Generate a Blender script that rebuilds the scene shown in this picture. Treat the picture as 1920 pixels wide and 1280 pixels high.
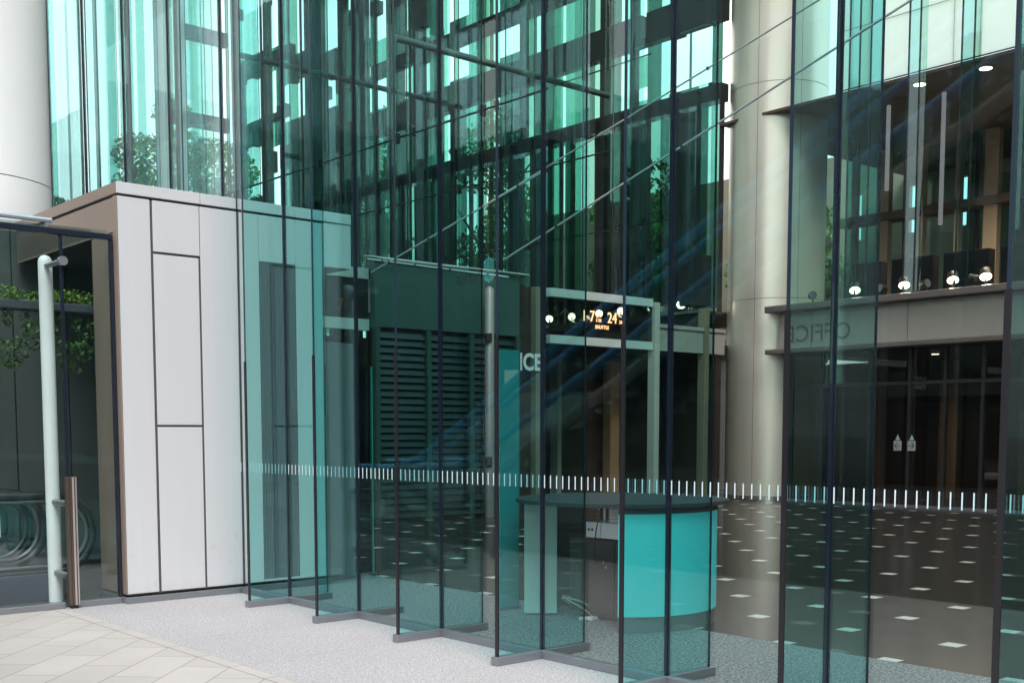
import bpy, math, random
from mathutils import Vector, Matrix
import numpy as np
random.seed(7); rng = np.random.default_rng(11)
R = math.radians
for o in list(bpy.data.objects): bpy.data.objects.remove(o)
S = bpy.context.scene
COL = S.collection

# ------------------------------------------------------------------ camera
cam_d = bpy.data.cameras.new('camera'); cam = bpy.data.objects.new('camera', cam_d); COL.objects.link(cam)
S.camera = cam
yaw, pitch = 0.855769285, -0.0831604218
Fw = Vector((math.cos(yaw)*math.cos(pitch), math.sin(yaw)*math.cos(pitch), math.sin(pitch)))
cam.location = (-5.38461009, -4.72877532, 1.56864716)
cam.rotation_euler = Fw.to_track_quat('-Z', 'Y').to_euler()
cam_d.sensor_width = 36.0; cam_d.lens = 2164.75832/1920*36
cam_d.shift_y = (989.9-640)/1920
cam_d.clip_start = .05; cam_d.clip_end = 2000

# ------------------------------------------------------------------ world, sun, exposure
SUN_AZ, SUN_EL = R(-118), R(52)            # direction the light comes from (angle from +X)
W = bpy.data.worlds.new('World'); S.world = W; W.use_nodes = True
nt = W.node_tree; nt.nodes.clear()
sky = nt.nodes.new('ShaderNodeTexSky'); sky.sky_type = 'NISHITA'; sky.sun_disc = False
sky.sun_elevation = SUN_EL; sky.sun_rotation = math.pi/2 - SUN_AZ
sky.air_density = 1.0; sky.dust_density = 2.0
tc = nt.nodes.new('ShaderNodeTexCoord')
mp = nt.nodes.new('ShaderNodeMapping'); mp.inputs['Scale'].default_value = (1, 1, 3.0)
nz = nt.nodes.new('ShaderNodeTexNoise'); nz.inputs['Scale'].default_value = 1.7; nz.inputs['Detail'].default_value = 7
cr = nt.nodes.new('ShaderNodeValToRGB'); cr.color_ramp.elements[0].position = .30; cr.color_ramp.elements[1].position = .50; cr.color_ramp.elements[0].color = (.6, .6, .6, 1)
mx = nt.nodes.new('ShaderNodeMix'); mx.data_type = 'RGBA'
mx.inputs['B'].default_value = (13.0, 13.1, 13.0, 1)
bg = nt.nodes.new('ShaderNodeBackground'); bg.inputs['Strength'].default_value = .12
wo = nt.nodes.new('ShaderNodeOutputWorld')
nt.links.new(tc.outputs['Generated'], mp.inputs['Vector']); nt.links.new(mp.outputs[0], nz.inputs['Vector'])
nt.links.new(nz.outputs[0], cr.inputs[0]); nt.links.new(cr.outputs[0], mx.inputs['Factor'])
nt.links.new(sky.outputs[0], mx.inputs['A']); nt.links.new(mx.outputs['Result'], bg.inputs['Color'])
nt.links.new(bg.outputs[0], wo.inputs[0])
sd = bpy.data.lights.new('sun', 'SUN'); sun = bpy.data.objects.new('sun', sd); COL.objects.link(sun)
sd.energy = 2.5; sd.angle = R(28); sd.color = (1, .97, .94)
sdir = Vector((math.cos(SUN_AZ)*math.cos(SUN_EL), math.sin(SUN_AZ)*math.cos(SUN_EL), math.sin(SUN_EL)))
sun.rotation_euler = sdir.to_track_quat('Z', 'Y').to_euler(); sun.location = (-8, -20, 30)
S.view_settings.view_transform = 'Standard'; S.view_settings.look = 'None'
S.view_settings.exposure = 0.50; S.view_settings.gamma = 1.0
cy = S.cycles
cy.transparent_max_bounces = 96; cy.max_bounces = 14; cy.diffuse_bounces = 4; cy.glossy_bounces = 5
cy.transmission_bounces = 6; cy.sample_clamp_indirect = 4.0; cy.caustics_reflective = False; cy.caustics_refractive = False
cy.use_denoising = True; cy.use_adaptive_sampling = False

# ------------------------------------------------------------------ material helpers
class NT:
    def __init__(s, name):
        s.m = bpy.data.materials.new(name); s.m.use_nodes = True; s.t = s.m.node_tree; s.t.nodes.clear()
        s.out = s.t.nodes.new('ShaderNodeOutputMaterial')
    def n(s, typ, **kw):
        nd = s.t.nodes.new('ShaderNode'+typ)
        for k, v in kw.items():
            if k in ('operation', 'data_type', 'blend_type', 'use_clamp', 'feature', 'interpolation_type'): setattr(nd, k, v)
            else: s.put(nd.inputs[k], v)
        return nd
    def put(s, sock, v):
        if hasattr(v, 'is_output') or isinstance(v, bpy.types.NodeSocket): s.t.links.new(v, sock)
        else:
            if sock.type == 'RGBA' and len(v) == 3: v = (*v, 1)
            sock.default_value = v
    def math(s, op, a, b=0.0, clamp=False):
        nd = s.t.nodes.new('ShaderNodeMath'); nd.operation = op; nd.use_clamp = clamp
        s.put(nd.inputs[0], a); s.put(nd.inputs[1], b); return nd.outputs[0]
    def mix(s, f, a, b):
        nd = s.t.nodes.new('ShaderNodeMix'); nd.data_type = 'RGBA'
        s.put(nd.inputs['Factor'], f); s.put(nd.inputs['A'], a); s.put(nd.inputs['B'], b); return nd.outputs['Result']
    def xyz(s):
        g = s.t.nodes.new('ShaderNodeNewGeometry'); sp = s.t.nodes.new('ShaderNodeSeparateXYZ')
        s.t.links.new(g.outputs['Position'], sp.inputs[0]); return g.outputs['Position'], sp.outputs
    def noise(s, vec, scale, detail=4, rough=.55):
        nd = s.t.nodes.new('ShaderNodeTexNoise'); s.t.links.new(vec, nd.inputs['Vector'])
        nd.inputs['Scale'].default_value = scale; nd.inputs['Detail'].default_value = detail; nd.inputs['Roughness'].default_value = rough
        return nd.outputs[0]
    def ramp(s, f, lo, hi):
        return s.math('DIVIDE', s.math('SUBTRACT', f, lo), hi-lo, clamp=True)
    def princ(s, col, rough=.5, metal=0.0, spec=.5, bump=None, bs=.1, bd=.01, **kw):
        b = s.t.nodes.new('ShaderNodeBsdfPrincipled')
        s.put(b.inputs['Base Color'], col); s.put(b.inputs['Roughness'], rough); s.put(b.inputs['Metallic'], metal)
        s.put(b.inputs['Specular IOR Level'], spec)
        if bump is not None:
            bp = s.t.nodes.new('ShaderNodeBump'); bp.inputs['Strength'].default_value = bs; bp.inputs['Distance'].default_value = bd
            s.put(bp.inputs['Height'], bump); s.t.links.new(bp.outputs[0], b.inputs['Normal'])
        for k, v in kw.items(): s.put(b.inputs[k.replace('_', ' ')], v)
        s.t.links.new(b.outputs[0], s.out.inputs[0]); return s.m

def simple(name, col, rough=.5, metal=0.0, spec=.5, var=.08, scale=3.0, stretch=None):
    t = NT(name); pos, _ = t.xyz()
    if stretch:
        mpn = t.t.nodes.new('ShaderNodeMapping'); mpn.inputs['Scale'].default_value = stretch
        t.t.links.new(pos, mpn.inputs['Vector']); pos = mpn.outputs[0]
    n = t.noise(pos, scale, 5)
    c = t.mix(n, tuple(max(0, x*(1-var)) for x in col), tuple(min(1, x*(1+var)) for x in col))
    r = t.math('ADD', rough-.06, t.math('MULTIPLY', n, .12))
    return t.princ(c, r, metal, spec)

def glass(name, tint, f0=.045, wav=0.0, rough=0.0):
    """thin clear sheet: tinted straight-through light plus a mirror reflection growing at grazing angles"""
    t = NT(name)
    lw = t.t.nodes.new('ShaderNodeLayerWeight'); lw.inputs['Blend'].default_value = .5
    fac = lw.outputs['Facing']
    p5 = t.math('POWER', fac, 5.0)
    fr = t.math('ADD', f0, t.math('MULTIPLY', p5, 1-f0))
    # longer path through the tinted sheet at a slant
    tr = t.t.nodes.new('ShaderNodeBsdfTransparent')
    gm = t.t.nodes.new('ShaderNodeGamma'); gm.inputs['Color'].default_value = (*tint, 1)
    t.put(gm.inputs['Gamma'], t.math('ADD', .92, t.math('MULTIPLY', fac, .35)))
    t.t.links.new(gm.outputs[0], tr.inputs[0])
    gl = t.t.nodes.new('ShaderNodeBsdfGlossy'); gl.inputs['Roughness'].default_value = rough
    gl.inputs['Color'].default_value = (.93, .98, 1, 1)
    if wav:
        pos, _ = t.xyz(); mpn = t.t.nodes.new('ShaderNodeMapping'); mpn.inputs['Scale'].default_value = (1, 1, .05)
        t.t.links.new(pos, mpn.inputs['Vector'])
        n = t.noise(mpn.outputs[0], 2.6, 3); bp = t.t.nodes.new('ShaderNodeBump')
        bp.inputs['Strength'].default_value = wav; bp.inputs['Distance'].default_value = .02
        t.t.links.new(n, bp.inputs['Height']); t.t.links.new(bp.outputs[0], gl.inputs['Normal'])
    ms = t.t.nodes.new('ShaderNodeMixShader'); t.t.links.new(fr, ms.inputs[0])
    t.t.links.new(tr.outputs[0], ms.inputs[1]); t.t.links.new(gl.outputs[0], ms.inputs[2])
    t.t.links.new(ms.outputs[0], t.out.inputs[0]); return t.m

def emit(name, col, strength):
    t = NT(name); e = t.t.nodes.new('ShaderNodeEmission'); e.inputs[0].default_value = (*col, 1); e.inputs[1].default_value = strength
    t.t.links.new(e.outputs[0], t.out.inputs[0]); return t.m

def speckle(name, dark, light, sc=75):
    t = NT(name); pos, xyz = t.xyz()
    a = t.ramp(t.noise(pos, sc, 3, .75), .44, .56); b = t.noise(pos, 1.1, 4)
    a2 = t.ramp(t.noise(pos, sc*.4, 2, .6), .40, .60)
    c = t.mix(a, dark, light); c = t.mix(t.math('MULTIPLY', a2, .4), c, tuple((x+y*.6)/2 for x, y in zip(dark, light)))
    c = t.mix(t.math('MULTIPLY', t.ramp(b, .35, .7), .35), c, tuple(x*.55 for x in light))
    gum = t.ramp(t.noise(pos, 9, 2), .70, .74)
    c = t.mix(t.math('MULTIPLY', gum, .35), c, tuple(x*.45 for x in light))
    # slab joints every 0.9 m
    jx = t.math('LESS_THAN', t.math('FRACT', t.math('DIVIDE', t.math('ADD', xyz[0], 40.0), .86)), .006)
    jy = t.math('LESS_THAN', t.math('FRACT', t.math('DIVIDE', t.math('ADD', xyz[1], 40.25), 1.15)), .005)
    c = t.mix(t.math('MULTIPLY', t.math('MAXIMUM', jx, jy), .45), c, tuple(x*.7 for x in dark))
    return t.princ(c, .78, bump=a, bs=.25, bd=.002)

def plaza():
    t = NT('cream paving tiles'); pos, xyz = t.xyz(); q = math.sqrt(.5); w = .336
    u = t.math('MULTIPLY', t.math('ADD', xyz[0], xyz[1]), q)
    v = t.math('MULTIPLY', t.math('SUBTRACT', xyz[1], xyz[0]), q)
    vr = t.math('DIVIDE', t.math('ADD', v, 40*w-4.9), w); row = t.math('FLOOR', vr)
    off = t.math('MULTIPLY', t.math('FRACT', t.math('MULTIPLY', row, .5)), 1.0)
    ur = t.math('ADD', t.math('DIVIDE', t.math('ADD', u, 60*w-.995), 2*w), off)
    j1 = t.math('LESS_THAN', t.math('FRACT', vr), .016); j2 = t.math('LESS_THAN', t.math('FRACT', ur), .008)
    # border course along the granite
    inb = t.math('GREATER_THAN', xyz[0], -1.815)
    jb = t.math('MAXIMUM', t.math('LESS_THAN', t.math('FRACT', t.math('DIVIDE', t.math('ADD', xyz[1], 40.0), .475)), .014),
                t.math('LESS_THAN', t.math('ABSOLUTE', t.math('ADD', xyz[0], 1.812)), .0035))
    jt = t.math('MAXIMUM', j1, j2)
    jj = t.math('ADD', t.math('MULTIPLY', jb, inb), t.math('MULTIPLY', jt, t.math('SUBTRACT', 1.0, inb)))
    jj = t.math('MAXIMUM', jj, t.math('MULTIPLY', jb, t.math('GREATER_THAN', xyz[0], -1.8156)))
    cid = t.t.nodes.new('ShaderNodeTexWhiteNoise'); cb = t.t.nodes.new('ShaderNodeCombineXYZ')
    t.put(cb.inputs[0], row); t.put(cb.inputs[1], t.math('FLOOR', ur)); t.t.links.new(cb.outputs[0], cid.inputs['Vector'])
    n = t.noise(pos, 1.4, 5); f = t.noise(pos, 90, 3)
    c = t.mix(cid.outputs['Value'], (.415, .385, .372), (.48, .448, .435))
    c = t.mix(t.math('MULTIPLY', t.ramp(n, .4, .7), .5), c, (.36, .34, .325)); c = t.mix(t.math('MULTIPLY', f, .15), c, (.36, .34, .32))
    c = t.mix(jj, c, (.10, .085, .08))
    return t.princ(c, .62, bump=t.math('SUBTRACT', 1.0, jj), bs=.4, bd=.002)

def lobby_floor():
    t = NT('dark polished granite with white inlays'); pos, xyz = t.xyz(); P = .88
    fx = t.math('FRACT', t.math('DIVIDE', t.math('ADD', xyz[0], 20*P-2.61+.06), P))
    fy = t.math('FRACT', t.math('DIVIDE', t.math('ADD', xyz[1], 20*P-.38+.06), P))
    s = .175
    dot = t.math('MULTIPLY', t.math('LESS_THAN', fx, s), t.math('LESS_THAN', fy, s))
    h = .068
    jx = t.math('LESS_THAN', t.math('ABSOLUTE', t.math('SUBTRACT', fx, h)), .004)
    jy = t.math('LESS_THAN', t.math('ABSOLUTE', t.math('SUBTRACT', fy, h)), .004)
    a = t.ramp(t.noise(pos, 120, 3, .7), .42, .62)
    b = t.noise(pos, .8, 4)
    c = t.mix(a, (.012, .009, .007), (.050, .038, .030)); c = t.mix(t.math('MULTIPLY', b, .4), c, (.026, .019, .015))
    c = t.mix(t.math('MULTIPLY', t.math('MAXIMUM', jx, jy), .8), c, (.085, .07, .06))
    c = t.mix(dot, c, (.90, .85, .80))
    return t.princ(c, .17, spec=.42, bump=a, bs=.02, bd=.001)

M = {}
M['pane'] = glass('clear facade glass', (.965, .985, .98), f0=.062, wav=.015)
M['fin'] = glass('green laminated glass', (.725, .93, .93), f0=.046, wav=.09)
M['encl'] = glass('enclosure glass', (.91, .955, .95), wav=.04)
M['deep1'] = glass('deep green atrium glass', (.46, .68, .60), f0=.04, wav=.1)
M['deep2'] = glass('bottle green atrium glass', (.21, .36, .31), f0=.04, wav=.1)
M['deep3'] = glass('sea green atrium glass', (.72, .88, .83), f0=.04, wav=.1)
M['finup'] = glass('pale green laminated glass', (.86, .962, .965), f0=.05, wav=.09)
M['smoke'] = glass('smoked dark glass', (.62, .59, .55))
M['finedge'] = simple('dark navy glass edge', (.012, .016, .03), .25, 0, .6)
M['upedge'] = simple('blue steel glass edge', (.015, .03, .05), .3, 0, .6)
M['cover'] = simple('black edge cover', (.010, .010, .014), .4)
M['steel'] = simple('brushed steel', (.30, .31, .34), .42, .75, .5, .15, 6, (1, 1, 14))
M['black'] = simple('black rubber', (.012, .012, .014), .45)
M['mark'] = simple('white dot film', (.80, .86, .93), .6, var=.02)
M['bright'] = simple('white plastic and lightened cladding', (.93, .93, .93), .4, var=.01)
M['white'] = simple('white paint', (.78, .79, .80), .45, var=.03)
def panelmat():
    t = NT('white metal cladding'); pos, xyz = t.xyz()
    mpn = t.t.nodes.new('ShaderNodeMapping'); mpn.inputs['Scale'].default_value = (9, 9, .5); t.t.links.new(pos, mpn.inputs['Vector'])
    st = t.noise(mpn.outputs[0], 1.5, 6, .6); cl = t.noise(pos, .9, 4); fine = t.noise(pos, 40, 2)
    c = t.mix(st, (.545, .56, .60), (.60, .615, .645)); c = t.mix(t.math('MULTIPLY', cl, .35), c, (.58, .555, .56))
    spots = t.math('MULTIPLY', t.ramp(t.noise(pos, 7, 3), .62, .75), t.ramp(xyz[2], .9, .1))
    c = t.mix(t.math('MULTIPLY', spots, .35), c, (.35, .33, .32))
    grime = t.ramp(t.math('ADD', xyz[2], t.math('MULTIPLY', st, .25)), .30, .10)
    c = t.mix(t.math('MULTIPLY', grime, .35), c, (.42, .40, .39))
    return t.princ(c, .40, bump=st, bs=.03, bd=.003)
M['panel'] = panelmat()
M['brown'] = simple('bronze brown cladding', (.34, .27, .225), .42, .35, .5, .06, 1.5, (1, 1, .3))
M['joint'] = simple('dark joint', (.085, .07, .072), .6)
M['beige'] = simple('beige cladding', (.50, .46, .40), .45, 0, .5, .06, .8)
M['column'] = simple('satin metal column cladding', (.86, .80, .69), .34, .6, .6, .05, .9)
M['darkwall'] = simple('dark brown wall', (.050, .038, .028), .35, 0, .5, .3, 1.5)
M['dark'] = simple('dark bronze metal', (.045, .045, .045), .35, .4)
M['greywall'] = simple('grey wall', (.20, .20, .205), .5)
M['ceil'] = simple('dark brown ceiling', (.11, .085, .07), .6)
M['timber'] = simple('plain timber panel', (.42, .29, .15), .5)  # even warm brown base colour
M['fascia'] = simple('grey beige fascia', (.40, .375, .34), .4, .2)
M['fedge'] = simple('fascia edge trim', (.20, .17, .155), .4, .4)
M['pale'] = simple('pale band', (.56, .64, .60), .5)
M['teal'] = simple('teal wall panel', (.06, .12, .105), .4)
M['granite_top'] = speckle('blue grey granite', (.006, .010, .014), (.05, .07, .085), 110)
M['trunk'] = simple('bark', (.10, .075, .055), .9)
def leafmat(name, a, b):
    t = NT(name); pos, _ = t.xyz(); n = t.noise(pos, 1.3, 3); n2 = t.noise(pos, 9, 2)
    c = t.mix(t.math('ADD', t.math('MULTIPLY', n, .6), t.math('MULTIPLY', n2, .4)), a, b)
    m = t.princ(c, .55, Transmission_Weight=0.0)
    return m
M['leaf'] = leafmat('leaves', (.05, .15, .04), (.26, .46, .12))
M['hedge'] = leafmat('hedge leaves', (.02, .08, .01), (.16, .27, .03))
M['ivy'] = leafmat('ivy leaves', (.015, .05, .012), (.09, .18, .04))

# ------------------------------------------------------------------ mesh helpers
class MB:
    def __init__(s): s.v = []; s.f = []; s.mi = []; s.sm = []
    def add(s, vs, fs, mi=0, sm=False):
        b = len(s.v); s.v += [tuple(map(float, p)) for p in vs]
        for i, f in enumerate(fs):
            s.f.append([b+k for k in f]); s.mi.append(mi if isinstance(mi, int) else mi[i]); s.sm.append(sm)
        return s
    def box(s, x0, x1, y0, y1, z0, z1, mi=0):
        vs = [(x0,y0,z0),(x1,y0,z0),(x1,y1,z0),(x0,y1,z0),(x0,y0,z1),(x1,y0,z1),(x1,y1,z1),(x0,y1,z1)]
        return s.add(vs, [(0,3,2,1),(4,5,6,7),(0,1,5,4),(1,2,6,5),(2,3,7,6),(3,0,4,7)], mi)
    def tube(s, pts, r, n=16, mi=0, cap=True, closed=False):
        pts = [Vector(p) for p in pts]; N = len(pts); rings = []; up = None
        for i, p in enumerate(pts):
            if closed: d = (pts[(i+1) % N]-pts[i-1])
            else: d = pts[min(i+1, N-1)]-pts[max(i-1, 0)]
            d.normalize()
            if up is None: up = d.orthogonal().normalized()
            up = (up-d*up.dot(d)).normalized(); w = d.cross(up)
            rr = r[i] if isinstance(r, (list, tuple)) else r
            rings.append([p+(up*math.cos(2*math.pi*k/n)+w*math.sin(2*math.pi*k/n))*rr for k in range(n)])
        vs = [q for rg in rings for q in rg]; fs = []
        for i in range(N if closed else N-1):
            a, b = i*n, ((i+1) % N)*n
            for k in range(n): fs.append((a+k, a+(k+1) % n, b+(k+1) % n, b+k))
        s.add(vs, fs, mi, True)
        if cap and not closed:
            s.add(rings[0], [tuple(range(n))[::-1]], mi); s.add(rings[-1], [tuple(range(n))], mi)
        return s
    def cyl(s, c, r, z0, z1, n=64, mi=0, a0=0, a1=2*math.pi, thick=None):
        if thick is None:
            ring = [(c[0]+r*math.cos(a), c[1]+r*math.sin(a)) for a in [2*math.pi*k/n for k in range(n)]]
            return s.prism(ring, z0, z1, mi, True)
        A = [a0+(a1-a0)*k/n for k in range(n+1)]
        out = [(c[0]+r*math.cos(a), c[1]+r*math.sin(a)) for a in A]; inn = [(c[0]+(r-thick)*math.cos(a), c[1]+(r-thick)*math.sin(a)) for a in A]
        return s.prism(out+inn[::-1], z0, z1, mi, True, strip=n)
    def prism(s, ring, z0, z1, mi=0, smooth=False, strip=None):
        n = len(ring); vs = [(x, y, z0) for x, y in ring]+[(x, y, z1) for x, y in ring]
        s.add(vs, [(k, (k+1) % n, n+(k+1) % n, n+k) for k in range(n)], mi, smooth)
        if strip:
            m = strip+1; b = [(x, y, z0) for x, y in ring]; t = [(x, y, z1) for x, y in ring]
            s.add(b, [(k+1, k, n-1-k, n-2-k) for k in range(strip)], mi); s.add(t, [(k, k+1, n-2-k, n-1-k) for k in range(strip)], mi)
        else:
            s.add([(x, y, z0) for x, y in ring], [tuple(range(n))[::-1]], mi); s.add([(x, y, z1) for x, y in ring], [tuple(range(n))], mi)
        return s
    def disc(s, c, nrm, r, t, n=24, mi=0):
        nrm = Vector(nrm).normalized(); return s.tube([Vector(c), Vector(c)+nrm*t], r, n, mi)
    def build(s, name, mats, parent=None, bevel=0, **tags):
        me = bpy.data.meshes.new(name); org = Vector((0, 0, 0))
        if parent is not None:
            org = worldloc(parent)
        me.from_pydata([tuple(Vector(p)-org) for p in s.v], [], s.f)
        for m in (mats if isinstance(mats, (list, tuple)) else [mats]): me.materials.append(M[m] if isinstance(m, str) else m)
        for p, mi, sm in zip(me.polygons, s.mi, s.sm): p.material_index = mi; p.use_smooth = sm
        me.validate(); me.update()
        o = bpy.data.objects.new(name, me); COL.objects.link(o)
        if parent is not None: o.parent = parent
        if bevel:
            b = o.modifiers.new('bevel', 'BEVEL'); b.width = bevel; b.segments = 2; b.limit_method = 'ANGLE'
        for k, v in tags.items():
            if v: o[k] = v
        return o
def worldloc(o):
    v = Vector((0, 0, 0))
    while o is not None: v = v+o.location; o = o.parent
    return v
def thing(name, label, cat, loc=(0, 0, 0), group=None):
    o = bpy.data.objects.new(name, None); COL.objects.link(o); o.location = loc
    o['label'] = label; o['category'] = cat
    if group: o['group'] = group
    return o
def struct(o): o['kind'] = 'structure'; return o
def text(s, size, loc, facing, mat, parent=None, name='lettering', extrude=.004, xs=1.0, bold=0.0, **tags):
    c = bpy.data.curves.new(name, 'FONT'); c.body = s; c.size = size; c.extrude = extrude; c.offset = bold; c.resolution_u = 3
    c.align_x = 'LEFT'
    tmp = bpy.data.objects.new('tmp', c); COL.objects.link(tmp)
    bpy.context.view_layer.update()
    me = bpy.data.meshes.new_from_object(tmp.evaluated_get(bpy.context.evaluated_depsgraph_get()))
    bpy.data.objects.remove(tmp)
    X = {'-x': (0, -1, 0), '+x': (0, 1, 0), '-y': (1, 0, 0)}[facing]; X = Vector(X)*xs
    N = Vector({'-x': (-1, 0, 0), '+x': (1, 0, 0), '-y': (0, -1, 0)}[facing]); org = worldloc(parent) if parent else Vector((0, 0, 0))
    for v in me.vertices: v.co = Vector(loc)-org+X*v.co.x+Vector((0, 0, 1))*v.co.y+N*v.co.z
    me.materials.clear(); me.materials.append(M[mat]); me.name = name
    o = bpy.data.objects.new(name, me); COL.objects.link(o)
    if parent: o.parent = parent
    for k, v in tags.items(): o[k] = v
    return o
ORD = ['first', 'second', 'third', 'fourth', 'fifth', 'sixth', 'seventh', 'eighth', 'ninth', 'tenth', 'eleventh', 'twelfth', 'thirteenth', 'fourteenth', 'fifteenth', 'sixteenth', 'seventeenth', 'eighteenth', 'nineteenth', 'twentieth']

# ================================================================== SETTING
b = MB(); b.box(-300, 300, -300, 300, -.30, -.008); struct(b.build('ground', simple('distant ground', (.30, .29, .28), .8)))
b = MB(); b.box(-4.6, -1.713, -30, 60, -.006, 0.0); struct(b.build('plaza_pavement', plaza()))
b = MB(); b.box(-26, -4.61, -30, 60, -.007, -.001); struct(b.build('dark_ground', simple('dark ground', (.03, .028, .028), .6, var=.25, scale=8)))  # ground drawn darker beyond the tiles
b = MB(); b.box(-1.71, -.002, -30, 11.8, -.007, -.001); struct(b.build('granite_pavement', speckle('pale speckled granite', (.26, .25, .265), (.53, .515, .54), 70)))
b = MB(); b.box(.002, 1.727, -30, 11.8, -.007, -.001); struct(b.build('granite_floor_strip', speckle('granite with painted shade', (.035, .035, .04), (.42, .42, .43), 48)))  # darker copy of the outdoor granite: indoor shade painted into the colour
b = MB(); b.box(1.73, 30, -9.1, 60, -.007, -.001); struct(b.build('lobby_floor', lobby_floor()))

# ------------------------------------------------------------------ glass facade
BAY = 1.15; HT = 19.0; A = .407; ZC = 3.80
def fin(k, z0, label, group='crossed glass fins of the facade'):
    y = k*BAY; t = thing('glass_fin', label, 'glass fin', (0, y, z0), group)
    fm = ['fin', 'finedge']
    for nm, x0, x1 in (('outer_pane', -A, -.014), ('inner_pane', .014, A)):
        m = MB(); m.box(x0, x1, y-.009, y+.009, z0+.02, HT)
        o = m.build(nm, fm if k < 5 else ['finup', 'finedge'], t)
        for p in o.data.polygons:
            if abs(p.normal.y) < .5: p.material_index = 1
    m = MB(); m.box(-.013, .013, y-.013, y+.013, z0+.02, HT); m.build('centre_joint', 'finedge', t)
    m = MB(); m.box(-A-.006, -A-.001, y-.010, y+.010, 2.19, HT); m.build('edge_bead', 'upedge', t)
    if z0 < 1:
        m = MB(); m.box(-A-.012, -A-.001, y-.0155, y+.0155, .02, 2.188); m.build('edge_cover', 'cover', t)
        m = MB(); m.box(-A-.035, A+.035, y-.032, y+.032, 0, .058); m.build('base_rail', 'steel', t, .004)
    return t
def pane(k, z0, y0, y1, label, marks=True, notch=None):
    t = thing('facade_bay', label, 'glass pane', (0, y0, z0), 'flat panes of the glass facade')
    m = MB(); m.box(-.008, .008, y0+.018, y1-.018, z0+.02, HT)
    if notch: m.box(-.008, .008, y1-.018, notch-.018, ZC+.01, HT)
    o = m.build('pane', ['pane', 'finedge'], t)
    for p in o.data.polygons:
        if abs(p.normal.x) < .5: p.material_index = 1
    if marks:
        m = MB(); n = 19; st = BAY/n; q = y0+st*.5
        while q < y1-.02:
            m.box(-.0112, -.0088, q-.0035, q+.0035, 1.185, 1.273); q += st
        m.build('safety_marking', 'mark', t)
    if z0 < 1:
        m = MB(); m.box(-.032, .032, y0+.033, y1-.033, 0, .056); m.build('base_rail', 'steel', t, .004)
def finlab(k):
    if k <= 4: return 'tall green glass fin, %s to the right of the white cabinet' % ORD[4-k]
    return 'tall green glass fin rising behind the white cabinet, %s from its right edge' % ORD[k-5]
for k in range(-6, 13): fin(k, 0 if k <= 4 else ZC, finlab(k))
for k in range(-6, 12):
    if k < 4: pane(k, 0, k*BAY, (k+1)*BAY, 'flat facade pane with a row of white ticks, %s to the right of the cabinet' % ORD[4-k])
    elif k == 4: pane(k, 0, 4*BAY, 5.50, 'flat facade pane with white ticks touching the white cabinet', True, 5*BAY)
    else: pane(k, ZC, k*BAY, (k+1)*BAY, 'flat facade pane above the white cabinet, %s from its right edge' % ORD[k-5], False)

# ------------------------------------------------------------------ white cabinet (service box through the facade)
t = thing('service_cabinet', 'tall white metal clad box with brown side standing through the glass facade', 'cabinet', (0, 5.5, 0))
Y0, Y1, X0, X1 = 5.507, 8.20, -1.16, .962
YB = 6.12
m = MB(); m.box(X0+.012, X1, Y0+.040, YB, .07, 3.355); m.box(X0+.012, X1, Y0+.040, Y1, 3.36, 3.665); m.box(X0+.012, .24, Y0+.014, Y0+.039, .07, 3.665); m.box(.648, X1, Y0+.014, Y0+.039, .07, 3.665); m.build('body', 'joint', t)
def cpanel(x0, x1, z0, z1, name='front_panel', th=.014):
    m = MB(); m.box(x0, x1, Y0, Y0+th-.001, z0, z1); m.build(name, 'panel' if x1 < .03 else 'bright', t, .003)  # inner panels take a lighter white, daylight painted into their colour
cpanel(X0+.003, -.858, .085, 3.668)
cpanel(-.832, -.392, 1.634, 3.188, 'access_door'); cpanel(-.832, -.392, .085, 1.614, 'access_door')
cpanel(-.832, -.378, 3.210, 3.668)
cpanel(-.370, .02, .085, 3.668)
# inside part with grille
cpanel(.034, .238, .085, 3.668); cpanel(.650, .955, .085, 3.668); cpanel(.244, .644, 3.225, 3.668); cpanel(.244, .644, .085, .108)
m = MB(); m.box(.246, .642, Y0+.031, Y0+.036, .112, 3.218); m.build('grille_backing', 'black', t)
m = MB(); 
for i in range(22):
    x = .246+i*.0181; m.box(x, x+.0095, Y0+.002, Y0+.03, .112, 3.218)
m.build('vent_grille', 'steel', t)
# top cap and side
m = MB(); m.box(X0-.008, -.368, Y0-.008, Y1, 3.69, 3.79); m.box(-.362, .0, Y0-.008, Y1, 3.69, 3.79); m.build('top_cap', 'panel', t, .003)
m = MB(); m.box(.006, .64, Y0-.008, Y1, 3.69, 3.79); m.box(.646, 1.30, Y0-.008, Y1, 3.69, 3.79); m.box(.970, 1.30, Y0, Y1, 3.24, 3.68); m.build('inner_cap', 'bright', t, .003)  # inner cap lightened in colour like the inner panels
m = MB(); m.box(X0-.001, X0+.011, Y0+.10, YB, .085, 3.35); m.box(X0-.001, X0+.011, Y0+.10, Y1, 3.36, 3.665); m.box(X0-.010, X0-.009+.008, Y0+.0, Y0+.088, .085, 3.668); m.build('side_panel', 'brown', t, .002)
m = MB(); m.box(X0-.009, X0-.0085+.0005, Y0-.005, Y1, 3.692, 3.788); m.build('cap_edge', 'brown', t)
m = MB(); m.box(X0-.02, 1.0, Y0-.02, Y0+.012, 0, .058); m.box(X0-.02, X0+.012, Y0+.014, YB, 0, .058); m.build('base_rail', 'steel', t, .004)
m = MB(); m.box(.974, 1.44, 5.70, 5.76, 0.03, 2.50); o = m.build('grey_partition', 'greywall', None, .004, label='plain grey partition standing inside behind the vent panel', category='partition')
t = thing('glass_screen', 'narrow upright glass screen beside the grey partition', 'screen', (1.55, 5.9, 0), 'upright glass screens in the lobby')
m = MB(); m.box(1.50, 1.80, 5.88, 5.90, .02, 2.28); o = m.build('screen_pane', ['fin', 'finedge'], t)
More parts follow.
